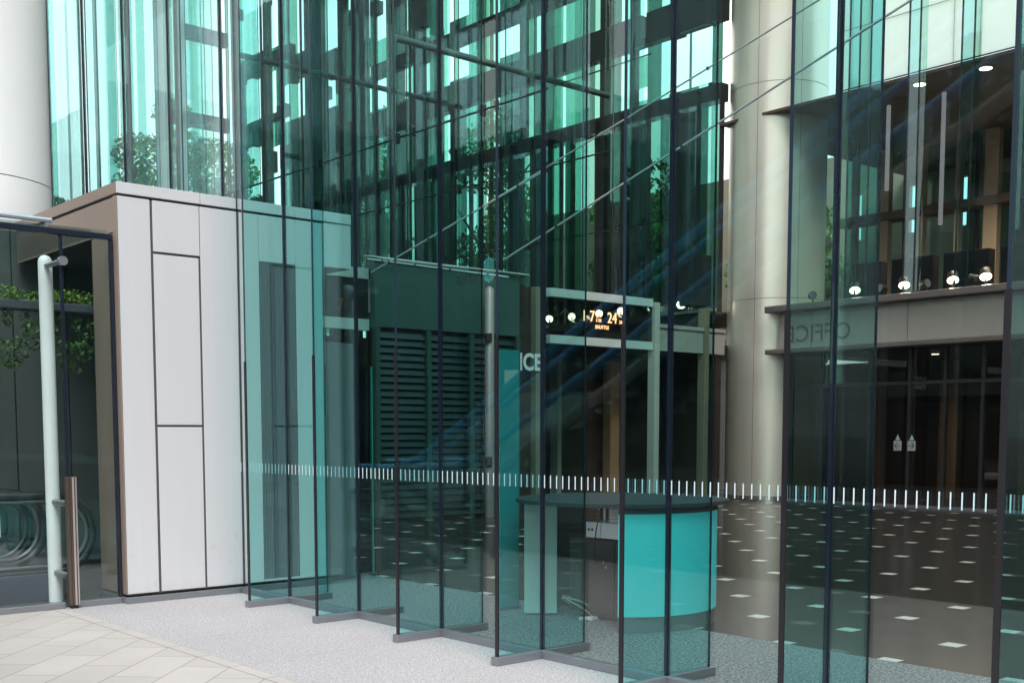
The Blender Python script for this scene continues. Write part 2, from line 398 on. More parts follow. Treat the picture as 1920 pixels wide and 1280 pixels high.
m = MB(); m.box(1.48, 1.82, 5.86, 5.92, 0, .02); m.build('screen_foot', 'steel', t)
m = MB(); m.box(1.498, 1.51, 5.875, 5.905, .02, 2.28); m.box(1.79, 1.802, 5.875, 5.905, .02, 2.28); m.build('screen_edge', simple('teal glass edge', (.10, .42, .38), .2), t)
t = thing('teal_screen', 'solid teal upright screen standing left of the round counter', 'screen', (1.26, 2.96, 0), 'upright glass screens in the lobby')
m = MB(); ring = [(1.169, 2.984), (1.359, 2.943), (1.363, 2.962), (1.173, 3.003)]
m.prism(ring, .03, 2.28); m.build('screen_board', simple('teal satin glass', (.05, .30, .32), .25, 0, .6), t, .002)
m = MB(); m.prism([(1.16, 2.97), (1.37, 2.925), (1.375, 2.975), (1.165, 3.02)], 0, .03); m.build('screen_foot', 'steel', t)

# ------------------------------------------------------------------ escalator enclosure at left
t = thing('glass_enclosure', 'glass screen wall with dark joints in front of the escalator, left of the white cabinet', 'glass screen', (-2, 5.62, 0))
for x0, x1, nm in ((-2.88, -1.643, 'pane'), (-1.623, -1.200, 'pane')):
    m = MB(); m.box(x0, x1, 5.611, 5.629, .05, 3.28); o = m.build(nm, ['encl', 'finedge'], t)
for x in (-2.89, -1.633): m = MB(); m.box(x-.011, x+.011, 5.604, 5.636, .05, 3.30); m.build('joint', 'finedge', t)
m = MB(); m.box(-2.9, -1.175, 5.59, 5.65, 3.285, 3.335); m.build('top_rail', 'finedge', t, .004)
m = MB(); m.box(-1.196, -1.172, 5.60, 5.655, .05, 3.285); m.build('side_frame', 'finedge', t, .003)
m = MB(); m.box(-2.9, -1.70, 5.585, 5.65, 0, .055); m.box(-1.60, -1.18, 5.585, 5.65, 0, .055); m.build('base_rail', 'steel', t, .004)
m = MB(); m.disc((-1.633, 5.56, 3.056), (0, 1, 0), .040, .04); m.disc((-1.633, 5.60, 3.056), (0, 1, 0), .022, .38); m.build('glass_clamp', 'steel', t, .004)
t = thing('door_post', 'bronze ribbed metal post standing at the glass joint in front of the white pipe', 'post', (-1.63, 5.55, 0))
m = MB(); m.box(-1.675, -1.646, 5.545, 5.598, .03, 1.172); m.box(-1.646, -1.628, 5.535, 5.598, .03, 1.172); m.box(-1.612, -1.598, 5.540, 5.598, .03, 1.172); m.build('profile', simple('bronze ribs', (.16, .12, .10), .3, .7), t, .003)
m = MB(); m.box(-1.628, -1.612, 5.530, 5.598, .03, 1.170); m.box(-1.598, -1.584, 5.545, 5.598, .03, 1.170); m.build('bright_strip', simple('pinkish bright strip', (.55, .47, .47), .3, .5), t, .002)
m = MB(); m.box(-1.66, -1.60, 5.55, 5.59, 0, .03); m.build('pivot', 'black', t)
t = thing('white_pipe', 'white vertical pipe standing behind the enclosure glass', 'pipe', (-1.6, 6.05, 0))
m = MB(); m.tube([(-1.62, 6.05, 0), (-1.62, 6.05, 3.09), (-1.62, 6.05, 3.125), (-1.62, 6.05, 3.15), (-1.62, 6.05, 3.16)], [.062, .062, .056, .035, .006], 24); m.build('tube', 'white', t)
for z in (.28, .93): m = MB(); m.tube([(-1.62, 6.05, z), (-1.634, 5.66, z)], .03, 16); m.build('standoff', 'steel', t)
t = thing('rain_pipe', 'grey galvanised pipe lying along the top of the enclosure glass', 'pipe', (-2.2, 5.56, 3.37))
m = MB(); m.tube([(-2.9, 5.60, 3.395), (-1.71, 5.60, 3.395)], .022, 16); m.build('tube', simple('galvanised pipe', (.42, .46, .50), .35, .6), t)
m = MB()
for x in (-2.8, -1.76): m.box(x-.008, x+.008, 5.59, 5.61, 3.335, 3.38)
m.build('bracket', 'steel', t)

def newel(xr, y, zc, r, t, xl=-3.9):
    # handrail loop (semicircle at the right, straight runs to the left)
    arc = [(xr-r+r*math.cos(a), y, zc+r*math.sin(a)) for a in [math.pi/2-math.pi*k/28 for k in range(29)]]
    path = [(xl, y, zc+r-.95), (-2.6, y, zc+r-.06), (-2.45, y, zc+r)]+arc+[(-2.6, y, zc-r), (xl, y, zc-r-.9)]
    m = MB(); m.tube(path, .042, 12); m.build('handrail', 'black', t)
    ri = r-.055
    arc2 = [(xr-r+ri*math.cos(a), y, zc+ri*math.sin(a)) for a in [math.pi/2-math.pi*k/28 for k in range(29)]]
    m = MB(); m.tube([(xl, y, zc+ri-.95), (-2.6, y, zc+ri-.06), (-2.45, y, zc+ri)]+arc2+[(-2.6, y, zc-ri), (xl, y, zc-ri-.9)], .024, 10); m.build('handrail_track', simple('dull track', (.12, .125, .13), .35, .6), t)
    rg = ri-.02; arc3 = [(xr-r+rg*math.cos(a), zc+rg*math.sin(a)) for a in [math.pi/2-math.pi*k/28 for k in range(29)]]
    pts = [(xl, zc+rg-.95), (-2.6, zc+rg-.06), (-2.45, zc+rg)]+arc3+[(-2.6, zc-rg), (xl, zc-rg-.9)]; n = len(pts)
    m = MB(); m.add([(p[0], y-.006, p[1]) for p in pts]+[(p[0], y+.006, p[1]) for p in pts], [tuple(range(n)), tuple(range(2*n-1, n-1, -1))]+[(k, k+n, (k+1) % n+n, (k+1) % n) for k in range(n)])
    m.build('balustrade_glass', 'encl', t)
for i, (ya, yb, xa, xb, lab) in enumerate(((6.22, 7.0, -1.20, -1.38, 'escalator with rounded black handrails right behind the enclosure glass'), (7.25, 7.85, -1.42, -1.5, 'second escalator running farther behind the enclosure glass'))):
    t = thing('escalator', lab, 'escalator', (-2, (ya+yb)/2, 0), 'escalators behind the enclosure glass')
    newel(xa, ya, .62, .36, t); newel(xb, yb, .62, .36, t)
    m = MB(); m.box(-2.7, xa-.30, ya-.10, ya+.10, .0, .26); m.box(-2.7, xb-.30, yb-.08, yb+.08, 0, .26); m.build('skirt', simple('blue grey skirt', (.06, .08, .11), .35, .3), t, .01)
    m = MB()
    for s in range(2): m.box(-2.1-.38*(s+1), -2.1-.38*s-.004, ya+.11, yb-.09, .0, .10+(0 if s < 3 else -.0))
    m.build('steps', simple('grooved step', (.08, .08, .085), .4, .6), t)
t = thing('safety_notice', 'small white notice with a blue symbol stuck on the escalator glass', 'notice', (-2.0, 6.19, .75))
m = MB(); m.box(-2.16, -2.045, 6.200, 6.208, .62, .81); m.build('board', 'white', t)
m = MB(); m.tube([(-2.085+.024*math.cos(a), 6.199, .735+.026*math.sin(a)) for a in [2*math.pi*k/16 for k in range(16)]], .004, 6, closed=True); m.box(-2.12, -2.055, 6.1985, 6.1995, .685, .69); m.box(-2.12, -2.06, 6.1985, 6.1995, .66, .664); m.box(-2.078, -2.062, 6.1985, 6.1995, .775, .795); m.build('symbol', simple('blue ink', (.03, .12, .35), .5), t)
# walls round the escalators
t = thing('escalator_wall', 'grey brown panelled wall behind the escalators', 'wall', (-3, 8.3, 0))
m = MB(); x = -8.0; 
wj = [-2.9, -2.33, -2.18, -1.72, -1.20, -.78, -.62, .1, .95]
for a, c in zip(wj[:-1], wj[1:]): m.box(a+.008, c-.008, 8.28, 8.32, .12, 3.70)
m.build('cladding', simple('grey brown cladding', (.095, .11, .11), .35, .3, .5, .15, 1.0, (1, 1, .3)), t, .003)
m = MB(); m.box(-2.9, .96, 8.33, 8.42, 0, 3.72); m.build('backing', 'joint', t)
m = MB(); m.box(-2.9, -1.18, 5.68, 8.27, 3.36, 3.375); o = m.build('canopy_glass', ['encl', 'finedge'], None, label='flat glass canopy roofing the escalator pit', category='canopy')
m = MB(); m.box(-2.9, -1.19, 5.66, 6.14, -.004, .006); m.box(-2.9, .95, 6.14, 8.27, -.004, .006); struct(m.build('pit_floor', simple('dark pit floor', (.09, .09, .09), .35)))

# big round white column
def column(name, c, r, z1, joints, mat, lab, seams, z0=0, jr=.004):
    t = thing(name, lab, 'column', (c[0], c[1], 0))
    zs = [z0]+joints+[z1]; m = MB()
    for a, b2 in zip(zs[:-1], zs[1:]): m.cyl(c, r, a+.006, b2-.006, 96)
    m.build('cladding', mat, t)
    m = MB(); m.cyl(c, r-.012, z0, z1, 64)
    for sa in seams: m.box(c[0]+(r-.01)*math.cos(sa)-.001, c[0]+(r+.0015)*math.cos(sa)+.001, c[1]+r*math.sin(sa)-.005, c[1]+r*math.sin(sa)+.005, z0, z1)
    m.build('core', 'joint', t); return t
column('round_column', (-1.28, 9.80), 1.04, 24, [4.40, 8.7, 13], 'white', 'huge round white column rising behind the cabinet outdoors', [])
ct = column('round_column', (17.42, 12.05), 1.12, 19, [4.60, 9.4], 'column', 'huge round beige metal column inside the lobby beside the balcony', [R(-118), R(-168)])
m = MB(); m.cyl((17.42, 12.05), 1.135, .0, .10, 96); m.build('skirting', simple('polished steel', (.6, .57, .5), .15, .9), ct)

# ------------------------------------------------------------------ lobby: balcony side (X = 16.4)
BX = 16.30
t = thing('balcony', 'beige grey balcony with projecting ledges above the dark lobby doors', 'balcony', (BX, 6, 0))
fj = [-6, -3.2, -.9, 1.3, 3.5, 5.9, 7.95, 10.25, 11.13]
m = MB()
for a, c in zip(fj[:-1], fj[1:]): m.box(BX, BX+.05, a+.008, c-.008, 3.42, 4.215)
m.build('fascia', 'fascia', t, .003)
m = MB(); m.box(BX-.20, 22, -6, 11.38, 4.22, 4.37); m.build('top_ledge', 'fedge', t, .02)
m = MB(); m.box(BX-.16, 22, -6, 11.38, 3.30, 3.41); m.build('bottom_ledge', 'fedge', t, .02)
m = MB(); m.box(BX+.055, 22, -6, 11.10, 3.41, 4.22); m.build('slab_core', 'joint', t)
text('OFFICE', .52, (BX-.008, 9.25, 3.55), '+x', 'fedge', t, xs=1.0)  # reversed letters laid on the fascia as the sign's painted reflection
# door wall under the balcony
t = thing('door_wall', 'dark glass door wall under the balcony with slim frames', 'door wall', (16.7, 5, 0))
m = MB(); m.box(16.68, 16.70, -6, 11.2, .05, 3.3); m.build('pane', 'smoke', t)
m = MB()
for y in (-4.5, -3.6, -1.6, -.7, 1.3, 2.2, 4.2, 5.0, 6.48, 7.28, 8.06, 9.0, 10.2, 11.0): m.box(16.63, 16.72, y-.035, y+.035, 0, 3.3)
m.build('frame', 'dark', t)
m = MB(); m.box(16.60, 16.74, -6, 11.2, 0, .05); m.build('threshold', 'steel', t)
m = MB(); m.box(16.62, 16.67, -6, 11.2, 2.55, 2.62); m.build('transom', 'dark', t)
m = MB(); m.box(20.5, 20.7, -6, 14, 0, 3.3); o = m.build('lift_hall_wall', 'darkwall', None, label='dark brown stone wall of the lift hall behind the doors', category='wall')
for i, (y0, y1) in enumerate(((8.9, 9.35), (7.25, 7.42), (6.95, 7.10), (3.9, 4.3), (10.9, 11.2))):
    t = thing('lift_frame', ['wide beige lift frame behind the arrow stickers', 'slim beige lift frame, left of a close pair', 'slim beige lift frame, right of a close pair', 'beige lift frame near the lobby corner', 'beige lift frame next to the round column'][i], 'frame', (20, y0, 0), 'beige lift frames in the dark hall')
    m = MB(); m.box(20.2, 20.48, y0, y1, 0, 3.25); m.build('jamb', 'timber', t, .01)
for i, (y, s) in enumerate(((8.29, '\u2190'), (7.97, '\u2192'))):
    t = thing('arrow_sticker', ['white sticker with an arrow to the left on the dark doors', 'white sticker with an arrow to the right on the dark doors'][i], 'sticker', (16.62, y, 1.3), 'arrow stickers on the dark doors')
    m = MB(); m.box(16.618, 16.625, y-.09, y+.09, 1.18, 1.385); m.build('board', simple('sticker grey', (.42, .44, .42), .6), t)
    m = MB(); m.add([(16.62, y-.055, 1.40), (16.62, y+.055, 1.40), (16.62, y, 1.52), (16.625, y-.055, 1.40), (16.625, y+.055, 1.40), (16.625, y, 1.52)], [(0, 1, 2), (5, 4, 3), (0, 3, 4, 1), (1, 4, 5, 2), (2, 5, 3, 0)]); m.build('drop_mark', simple('pale blue film', (.40, .52, .58), .5), t)
    d = 1 if i == 0 else -1
    m = MB(); m.box(16.612, 16.617, y-.065, y+.065, 1.277, 1.289)
    for sgn in (1, -1): m.tube([(16.614, y+d*.065, 1.283), (16.614, y+d*.005, 1.283+sgn*.062)], .0065, 6)
    m.build('arrow', 'black', t)
# ceiling with downlights above the balcony, bulkhead
t = thing('balcony_ceiling', 'dark brown ceiling over the balcony', 'ceiling', (18, 5, 8.66))
m = MB(); m.box(BX+.05, 24.5, -6, 12.9, 8.66, 8.72); m.build('soffit', 'ceil', t)
bm_ = NT('glow-added opal glass'); tl = bm_.t.nodes.new('ShaderNodeBsdfTranslucent'); tl.inputs[0].default_value = (.82, .90, .86, 1)
df = bm_.t.nodes.new('ShaderNodeBsdfDiffuse'); df.inputs[0].default_value = (.75, .78, .74, 1); ms = bm_.t.nodes.new('ShaderNodeMixShader'); ms.inputs[0].default_value = .15
bm_.t.links.new(tl.outputs[0], ms.inputs[1]); bm_.t.links.new(df.outputs[0], ms.inputs[2]); em = bm_.t.nodes.new('ShaderNodeEmission'); em.inputs[0].default_value = (.86, 1, .93, 1); em.inputs[1].default_value = .14; ad = bm_.t.nodes.new('ShaderNodeAddShader'); bm_.t.links.new(ms.outputs[0], ad.inputs[0]); bm_.t.links.new(em.outputs[0], ad.inputs[1]); bm_.t.links.new(ad.outputs[0], bm_.out.inputs[0])  # emission added to brighten the opal beyond the daylight behind it
t = thing('opal_glass_wall', 'bright glow-added opal glass band above the balcony ceiling', 'glass wall', (BX, 4, 8.75))
ys = [-6, -3, -.6, 1.2, 3.0, 4.8, 6.6, 7.14, 9.0, 9.4, 9.62]; zs = [8.74, 9.95, 11.2, 12.5, 13.8]
m = MB()
for a, c in zip(ys[:-1], ys[1:]):
    for p, q in zip(zs[:-1], zs[1:]): m.box(BX, BX+.02, a+.009, c-.009, p+.009, q-.009)
m.build('opal_panes', bm_.m, t)
m = MB()
for a in ys: m.box(BX+.021, BX+.06, a-.012, a+.012, 8.74, 13.8)
for p in zs: m.box(BX+.022, BX+.05, -6, 9.62, p-.012, p+.012)
m.build('frame', 'black', t)
lampm = emit('warm lamp', (1, .80, .52), 14)
GL = []
lampd = emit('downlight lens', (1, .86, .62), 9)
for i, y in enumerate((8.15, 6.75, 5.1, 3.4, 1.7)):
    t = thing('downlight', 'recessed round ceiling downlight over the balcony, %s from the column' % ORD[i], 'downlight', (18, y, 8.65), 'downlights in the balcony ceiling')
    m = MB(); m.disc((16.85, y, 8.655), (0, 0, -1), .14, .012, 24); hs = m.build('rim', 'steel', t)
    m = MB(); m.disc((16.85, y, 8.642), (0, 0, -1), .115, .006, 24); m.build('lens', lampd, hs); GL.append((t, y))
def downlamp(t, x, y, z, e):
    ld = bpy.data.lights.new('downlight_glow', 'SPOT'); lo = bpy.data.objects.new('downlight_glow', ld); COL.objects.link(lo)
    ld.energy = e; ld.color = (1, .78, .55); ld.spot_size = R(130); ld.spot_blend = 1; ld.shadow_soft_size = .12
    lo.parent = t; lo.location = Vector((x, y, z))-worldloc(t)
for i, (x, y) in enumerate(((18.6, 8.6), (18.6, 4.2), (18.6, 0.0))):  # lamps added to light the hall frames and floor
    t = thing('downlight', 'added warm lamp in the dark lift hall behind the doors, %s from the round column' % ORD[i], 'downlight', (x, y, 3.29), 'added lamps in the lift hall')
    m = MB(); m.disc((x, y, 3.298), (0, 0, -1), .10, .012, 20); hs = m.build('rim', 'steel', t)
    m = MB(); m.disc((x, y, 3.284), (0, 0, -1), .08, .006, 20); m.build('lens', lampd, hs)
    downlamp(t, x, y, 3.26, 90)
# glazed wall behind balcony
t = thing('gallery_wall', 'tall glazed gallery wall with beige uprights behind the balcony', 'glass wall', (21.5, 5, 4.4))
m = MB(); 
for i, y in enumerate(np.arange(-5.6, 12.5, .95)): m.box(21.3, 21.5, y, y+(.12 if i % 3 else .34), 4.38, 8.65)
m.build('uprights', simple('beige uprights', (.42, .33, .24), .5), t)
m = MB(); m.box(21.7, 21.72, -6, 13, 4.38, 8.65); m.build('pane', 'fin', t)
m = MB(); m.box(21.2, 21.75, -6, 13, 6.9, 7.1); m.build('transom', 'ceil', t)
m = MB()
for y in np.arange(-5.9, 12.8, 1.9): m.box(21.65, 21.76, y, y+.10, 4.38, 8.65)
m.build('mullions', 'dark', t)
m = MB(); sl = [(-6, 0)]
for a in (1.2, 4.6, 7.9, 11.1, 12.6, 14.3, 17.5, 21): sl += [(a, .22)]
sl.append((30, 0))
for (a, w), (c, _) in zip(sl[:-1], sl[1:]): m.box(24.5, 24.7, a+w, c, 4.0, 9.6)
for a, w in sl[1:-1]: m.box(24.5, 24.7, a, a+w, 4.0, 7.1); m.box(24.5, 24.7, a, a+w, 8.4, 9.6)
o = m.build('far_room_wall', simple('dim room wall', (.50, .42, .33), .7), None, label='dim brown wall of the room behind the gallery glazing', category='wall')
t = thing('gallery_fins', 'row of green glass fins with black edges before the balcony gallery', 'glass fins', (16.15, 5, 4.4))
for i, (ya, yb) in enumerate(((8.59, 8.88), (8.90, 9.14), (9.16, 9.38), (7.64, 7.78), (7.80, 8.02), (6.52, 6.65), (6.67, 6.90), (5.3, 5.75), (4.1, 4.6), (2.6, 3.1))):
    m = MB(); m.box(16.205, 16.22, ya, yb, 4.40, 13.6); m.build('fin_pane', 'deep3' if i % 2 else 'fin', t)
    m = MB(); m.box(16.19, 16.235, yb+.001, yb+.019, 4.40, 13.6); m.build('fin_edge', 'black', t)
for t_, y_ in GL[:5]: downlamp(t_, 18.6, y_, 8.58, 420)
# hanging tubes
for i, (y, z0, z1) in enumerate(((8.02, 5.9, 8.6), (6.38, 5.6, 8.66), (9.3, 6.8, 8.6))):
    m = MB(); m.tube([(17.6, y, z0), (17.6, y, z1)], .045, 14); m.build('tube_lamp', emit('soft tube light', (.85, .88, .92), .17), None, label='slim pale tube hanging over the balcony, %s' % ['behind the middle dark box', 'nearest the lobby end', 'beside the round column'][i], category='tube lamp', group='pale tubes hanging over the balcony')
t = thing('mirrored_pole', 'slim pale pole with two clamps standing in for the mirrored white pipe', 'pole', (8.25, 11.6, 0))
m = MB(); m.tube([(8.25, 11.6, 0), (8.25, 11.6, 4.15), (8.25, 11.6, 4.2)], [.085, .085, .03], 20); m.build('tube', simple('grey pole', (.20, .25, .25), .4, .2), t)  # solid tube stands in for the white pipe's reflection
m = MB(); m.box(8.12, 8.23, 11.50, 11.6, .95, 1.12); m.box(8.12, 8.23, 11.50, 11.6, 3.2, 3.35); m.build('clamp', 'dark', t)
# dark boxes and spotlights on the balcony ledge
for i, (y0, y1) in enumerate(((8.86, 9.55), (7.68, 8.62), (6.50, 7.46), (5.2, 6.27), (3.9, 4.9), (2.6, 3.6))):
    t = thing('planter_box', 'black box standing on the balcony ledge, %s from the round column' % ORD[i], 'box', (16.9, y0, 4.37), 'black boxes standing on the balcony ledge')
    m = MB(); m.box(16.75, 17.0, y0, y1, 4.372, 5.16); m.build('shell', simple('black box shell', (.012, .013, .015), .7, 0, .2), t, .01)
    m = MB(); m.box(16.742, 16.749, y0+.03, y1-.03, 4.42, 5.10); m.build('front_board', simple('matt black board', (.010, .011, .013), .8, 0, .2), t)
def spot(loc, aim, lit, lab, size=.11):
    t = thing('spotlight', lab, 'spotlight', loc, 'spotlights on the balcony ledges')
    L = Vector(loc); d = Vector(aim).normalized(); c = L+Vector((0, 0, .17))
    m = MB(); m.tube([c-d*.17, c-d*.15, c], [size*.7, size*.95, size*1.06], 20); hs = m.build('lamp_housing', 'black', t)
    m = MB(); m.disc(c+d*.001, d, size*.96, .012, 24)
    m.build('lens', lampm if lit else simple('dark lens', (.12, .14, .15), .1), hs)
    m = MB(); m.box(L.x-.05, L.x+.05, L.y-.05, L.y+.05, L.z, L.z+.015); m.box(L.x-.012, L.x+.012, L.y-.012, L.y+.012, L.z+.015, L.z+.15); m.build('bracket', 'dark', t)
    if lit:
        ld = bpy.data.lights.new('spot_glow', 'SPOT'); lo = bpy.data.objects.new('spot_glow', ld); COL.objects.link(lo)
        ld.energy = 26; ld.color = (1, .8, .55); ld.spot_size = R(110); ld.spot_blend = .9; ld.shadow_soft_size = .09
        lo.location = (d*.04+Vector((0, 0, .17))); lo.parent = t; lo.rotation_euler = d.to_track_quat('-Z', 'Y').to_euler()
toward = (-.42, -.30, -.80)
for i, y in enumerate((9.16, 8.02, 6.97, 6.30, 4.7, 3.4, 2.1)):
    spot((BX-.05, y, 4.372), toward, True, 'lit warm spotlight on the balcony ledge, %s lit one from the round column' % ORD[i])
for i, (y, a) in enumerate(((10.25, (-.7, -.7, .0)), (8.62, (-.9, .2, .1)), (7.55, (-.2, -.9, .1)), (6.66, (-.3, .9, .1)))):
    spot((BX+.02, y, 4.372), a, False, 'unlit black spotlight on the balcony ledge, %s unlit one from the round column' % ORD[i], .085)

# ------------------------------------------------------------------ lobby: side wall (Y = 12)
WY = 12.0
t = thing('portal', 'dark portal with a glowing number sign between two pale bands', 'portal', (11.6, WY, 0), 'portals in the lobby side wall')
m = MB(); m.box(10.13, 13.10, WY, WY+.12, 4.205, 4.37); m.build('top_band', 'pale', t, .005)
m = MB(); m.box(10.13, 13.10, WY, WY+.12, 3.30, 3.465); m.build('bottom_band', 'pale', t, .005)
m = MB(); m.box(10.13, 13.10, WY+.03, WY+.05, 3.47, 4.20); m.build('sign_board', glass('black sign glass', (.42, .42, .42), .05), t)
M['glow'] = emit('orange sign light', (1, .52, .22), 1.9); M['dimglow'] = emit('dim sign light', (.55, .42, .2), .12)
text('1', .31, (11.02, WY+.02, 3.79), '-y', 'glow', t, xs=.72)
text('7', .31, (11.235, WY+.02, 3.79), '-y', 'glow', t, xs=.9)
text('24', .31, (11.74, WY+.02, 3.79), '-y', 'glow', t, xs=.92)
text('7-24', .10, (11.41, WY+.02, 3.79), '-y', 'glow', t, xs=.85)
text('24', .10, (12.09, WY+.02, 3.79), '-y', 'glow', t, xs=.85)
text('SHUTTLE', .105, (11.395, WY+.02, 3.655), '-y', 'glow', t, xs=.92)
m = MB(); m.box(11.13, 11.21, WY+.015, WY+.02, 3.885, 3.89); m.box(11.41, 11.50, WY+.015, WY+.02, 3.885, 3.89); m.build('sign_dash', 'glow', t)
m = MB(); m.tube([(10.40, WY+.02, 3.86), (10.55, WY+.02, 3.99), (10.70, WY+.02, 3.86)], .009, 6); m.tube([(10.55, WY+.02, 3.985), (10.55, WY+.02, 3.71)], .009, 6); m.build('up_arrow', 'dimglow', t)
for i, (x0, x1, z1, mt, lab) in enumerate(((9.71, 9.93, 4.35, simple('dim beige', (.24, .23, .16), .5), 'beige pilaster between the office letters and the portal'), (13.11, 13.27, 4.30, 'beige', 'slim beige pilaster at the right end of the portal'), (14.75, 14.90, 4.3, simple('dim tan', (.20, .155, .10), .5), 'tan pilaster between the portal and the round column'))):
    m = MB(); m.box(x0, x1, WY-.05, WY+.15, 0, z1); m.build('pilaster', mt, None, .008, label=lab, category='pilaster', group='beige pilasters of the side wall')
t = thing('portal', 'smaller dark portal with pale bands beside the white cabinet', 'portal', (5.5, WY, 0), 'portals in the lobby side wall')
m = MB(); m.box(4.3, 5.90, WY, WY+.12, 4.17, 4.35); m.build('top_band', 'pale', t, .005)
m = MB(); m.box(4.3, 5.90, WY, WY+.12, 3.30, 3.49); m.build('bottom_band', 'pale', t, .005)
m = MB(); m.box(4.3, 5.90, WY+.03, WY+.06, 3.495, 4.165); m.build('sign_board', 'black', t)
text('1', .30, (5.52, WY+.02, 3.60), '-y', 'dimglow', t); text('7', .30, (5.25, WY+.02, 3.60), '-y', 'dimglow', t)
SY = WY-.13
t = thing('slat_reflection', 'dark slatted wall under a plain teal panel, both standing in for reflections', 'shutter', (7.8, SY, 0))  # solid slats and panel stand in for reflections in the glass
m = MB(); m.box(5.92, 9.20, SY-.02, SY+.13, 3.36, 4.50); m.build('header', 'teal', t, .006)
m = MB()
for i in range(26): 
    z = .06+i*.125; m.add([(6.0, SY, z), (9.18, SY, z), (9.18, SY+.05, z+.115), (6.0, SY+.05, z+.115), (6.0, SY+.02, z-.006), (9.18, SY+.02, z-.006)], [(0, 1, 2, 3), (0, 4, 5, 1)])
m.build('slats', simple('dark teal slats', (.012, .035, .04), .3, .5), t)
m = MB(); m.box(5.92, 9.2, SY+.06, SY+.13, 0, 3.355); m.build('backing', 'darkwall', t)
m = MB()
for x in (5.92, 7.02, 8.0, 9.12): m.box(x, x+.09, SY-.03, SY+.055, 0, 3.355)
m.build('upright', simple('grey green upright', (.055, .10, .085), .4), t)
m = MB(); m.tube([(5.7, SY-.06, 4.52), (9.4, SY-.06, 4.52)], .022, 10); m.build('top_rail', simple('pale rail', (.5, .55, .5), .3, .5), t)
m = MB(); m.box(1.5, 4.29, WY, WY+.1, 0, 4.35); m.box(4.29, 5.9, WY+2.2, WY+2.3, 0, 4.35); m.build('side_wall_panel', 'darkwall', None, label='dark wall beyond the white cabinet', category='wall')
t = thing('office_wall', 'dark recessed wall carrying the pale OFFICE letters', 'wall', (9.5, WY+.2, 0))
m = MB(); m.box(9.21, 16.4, WY+2.6, WY+2.7, 0, 3.3); m.box(9.21, 9.96, WY+.1, WY+.14, 0, 4.35); m.build('backing', 'darkwall', t)
text('OFFICE', .445, (8.53, WY-.07, 2.755), '-y', 'bright', t, xs=.92, bold=.012)
for i, (x0, x1) in enumerate(((10.5, 10.75), (11.7, 11.95), (12.5, 12.62), (14.2, 14.5))):
    m = MB(); m.box(x0, x1, WY+2.3, WY+2.55, 0, 3.2); m.build('door_jamb', ['timber', 'greywall', 'beige', 'timber'][i], None, label='%s jamb in the dark hall through the portal' % ['warm timber', 'grey green', 'thin beige', 'timber coloured'][i], category='door jamb', group='jambs in the dark hall')
m = MB(); m.box(13.28, 15.5, WY, WY+.1, 3.30, 3.42); m.box(13.28, 15.5, WY, WY+.06, 3.42, 3.78); m.box(13.28, 15.5, WY-.03, WY+.12, 3.78, 3.86); m.build('low_fascia', 'fascia', None, .004, label='low grey fascia between the portal and the round column', category='fascia')
m = MB(); m.box(14.6, 15.25, WY+.2, WY+.6, 4.37, 5.5); m.build('speaker_box', 'black', None, .01, label='tall dark box above the low fascia, left of the round column', category='box')
m = MB(); m.box(1.4, 9.2, WY+.13, 40, 4.20, 4.36); m.build('mezzanine_slab', 'darkwall', None, label='dark mezzanine slab behind the lobby side wall', category='slab')
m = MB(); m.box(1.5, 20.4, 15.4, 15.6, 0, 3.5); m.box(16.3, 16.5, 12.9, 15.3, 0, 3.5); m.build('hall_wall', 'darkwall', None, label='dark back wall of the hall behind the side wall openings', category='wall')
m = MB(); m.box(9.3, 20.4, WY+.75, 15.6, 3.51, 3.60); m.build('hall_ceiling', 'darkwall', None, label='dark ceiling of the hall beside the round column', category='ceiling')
# gallery ledge continuing behind the side wall with the row of lamps
t = thing('gallery_ledge', 'long gallery ledge with lit spotlights beyond the portal', 'ledge', (16.4, 20, 4.4))
m = MB(); m.box(16.2, 18, 13.3, 37, 4.40, 4.46); m.build('ledge_top', 'fedge', t); m = MB(); m.box(16.3, 16.36, 13.3, 37, 3.4, 4.395); m.build('ledge_face', 'dark', t)
for i, y in enumerate((13.95, 15.95, 16.73, 17.75, 18.62, 20.23, 14.9)):
    spot((16.25, y, 4.465), (-.78, -.5, -.35), True, 'lit spotlight on the far gallery ledge, %s one beyond the round column' % ORD[min(i, 5)] if i < 6 else 'lit spotlight between the first and second far gallery lamps', .10)

# ------------------------------------------------------------------ upper atrium: back wall with sky openings, end wall, roof
openings = [  # (y0, y1, z0, z1) on the wall X = 16.5
 (14.0, 14.62, 9.77, 11.10), (13.3, 13.93, 9.77, 11.10), (15.35, 15.85, 9.80, 10.12), (15.35, 15.85, 10.85, 11.08), (15.4, 15.6, 11.3, 16),
 (20.15, 21.0, 12.12, 12.95), (22.4, 23.3, 11.98, 12.85), (22.4, 23.3, 13.7, 16), (24.3, 24.85, 11.97, 12.9), (24.5, 24.85, 13.6, 13.95),
 (26.6, 27.1, 11.96, 12.95), (27.45, 27.85, 11.96, 12.75), (26.6, 27.1, 14.1, 18), (27.5, 27.9, 14.3, 18), (27.5, 27.9, 13.1, 13.4),
 (25.3, 25.9, 11.97, 13.0), (25.4, 25.8, 14.0, 18), (29.6, 30.2, 12.6, 13.6), (29.4, 30.6, 14.5, 18), (31.6, 33.0, 12.7, 14.0), (31.6, 32.6, 14.9, 18),
 (33.6, 34.3, 13.2, 14.7), (34.6, 36.3, 13.2, 14.8), (33.4, 34.2, 15.5, 18.5), (34.5, 36.4, 15.6, 18.5), (34.6, 36.3, 10.4, 12.3), (33.4, 34.0, 10.6, 12.0), (36.5, 36.9, 9.5, 18)]
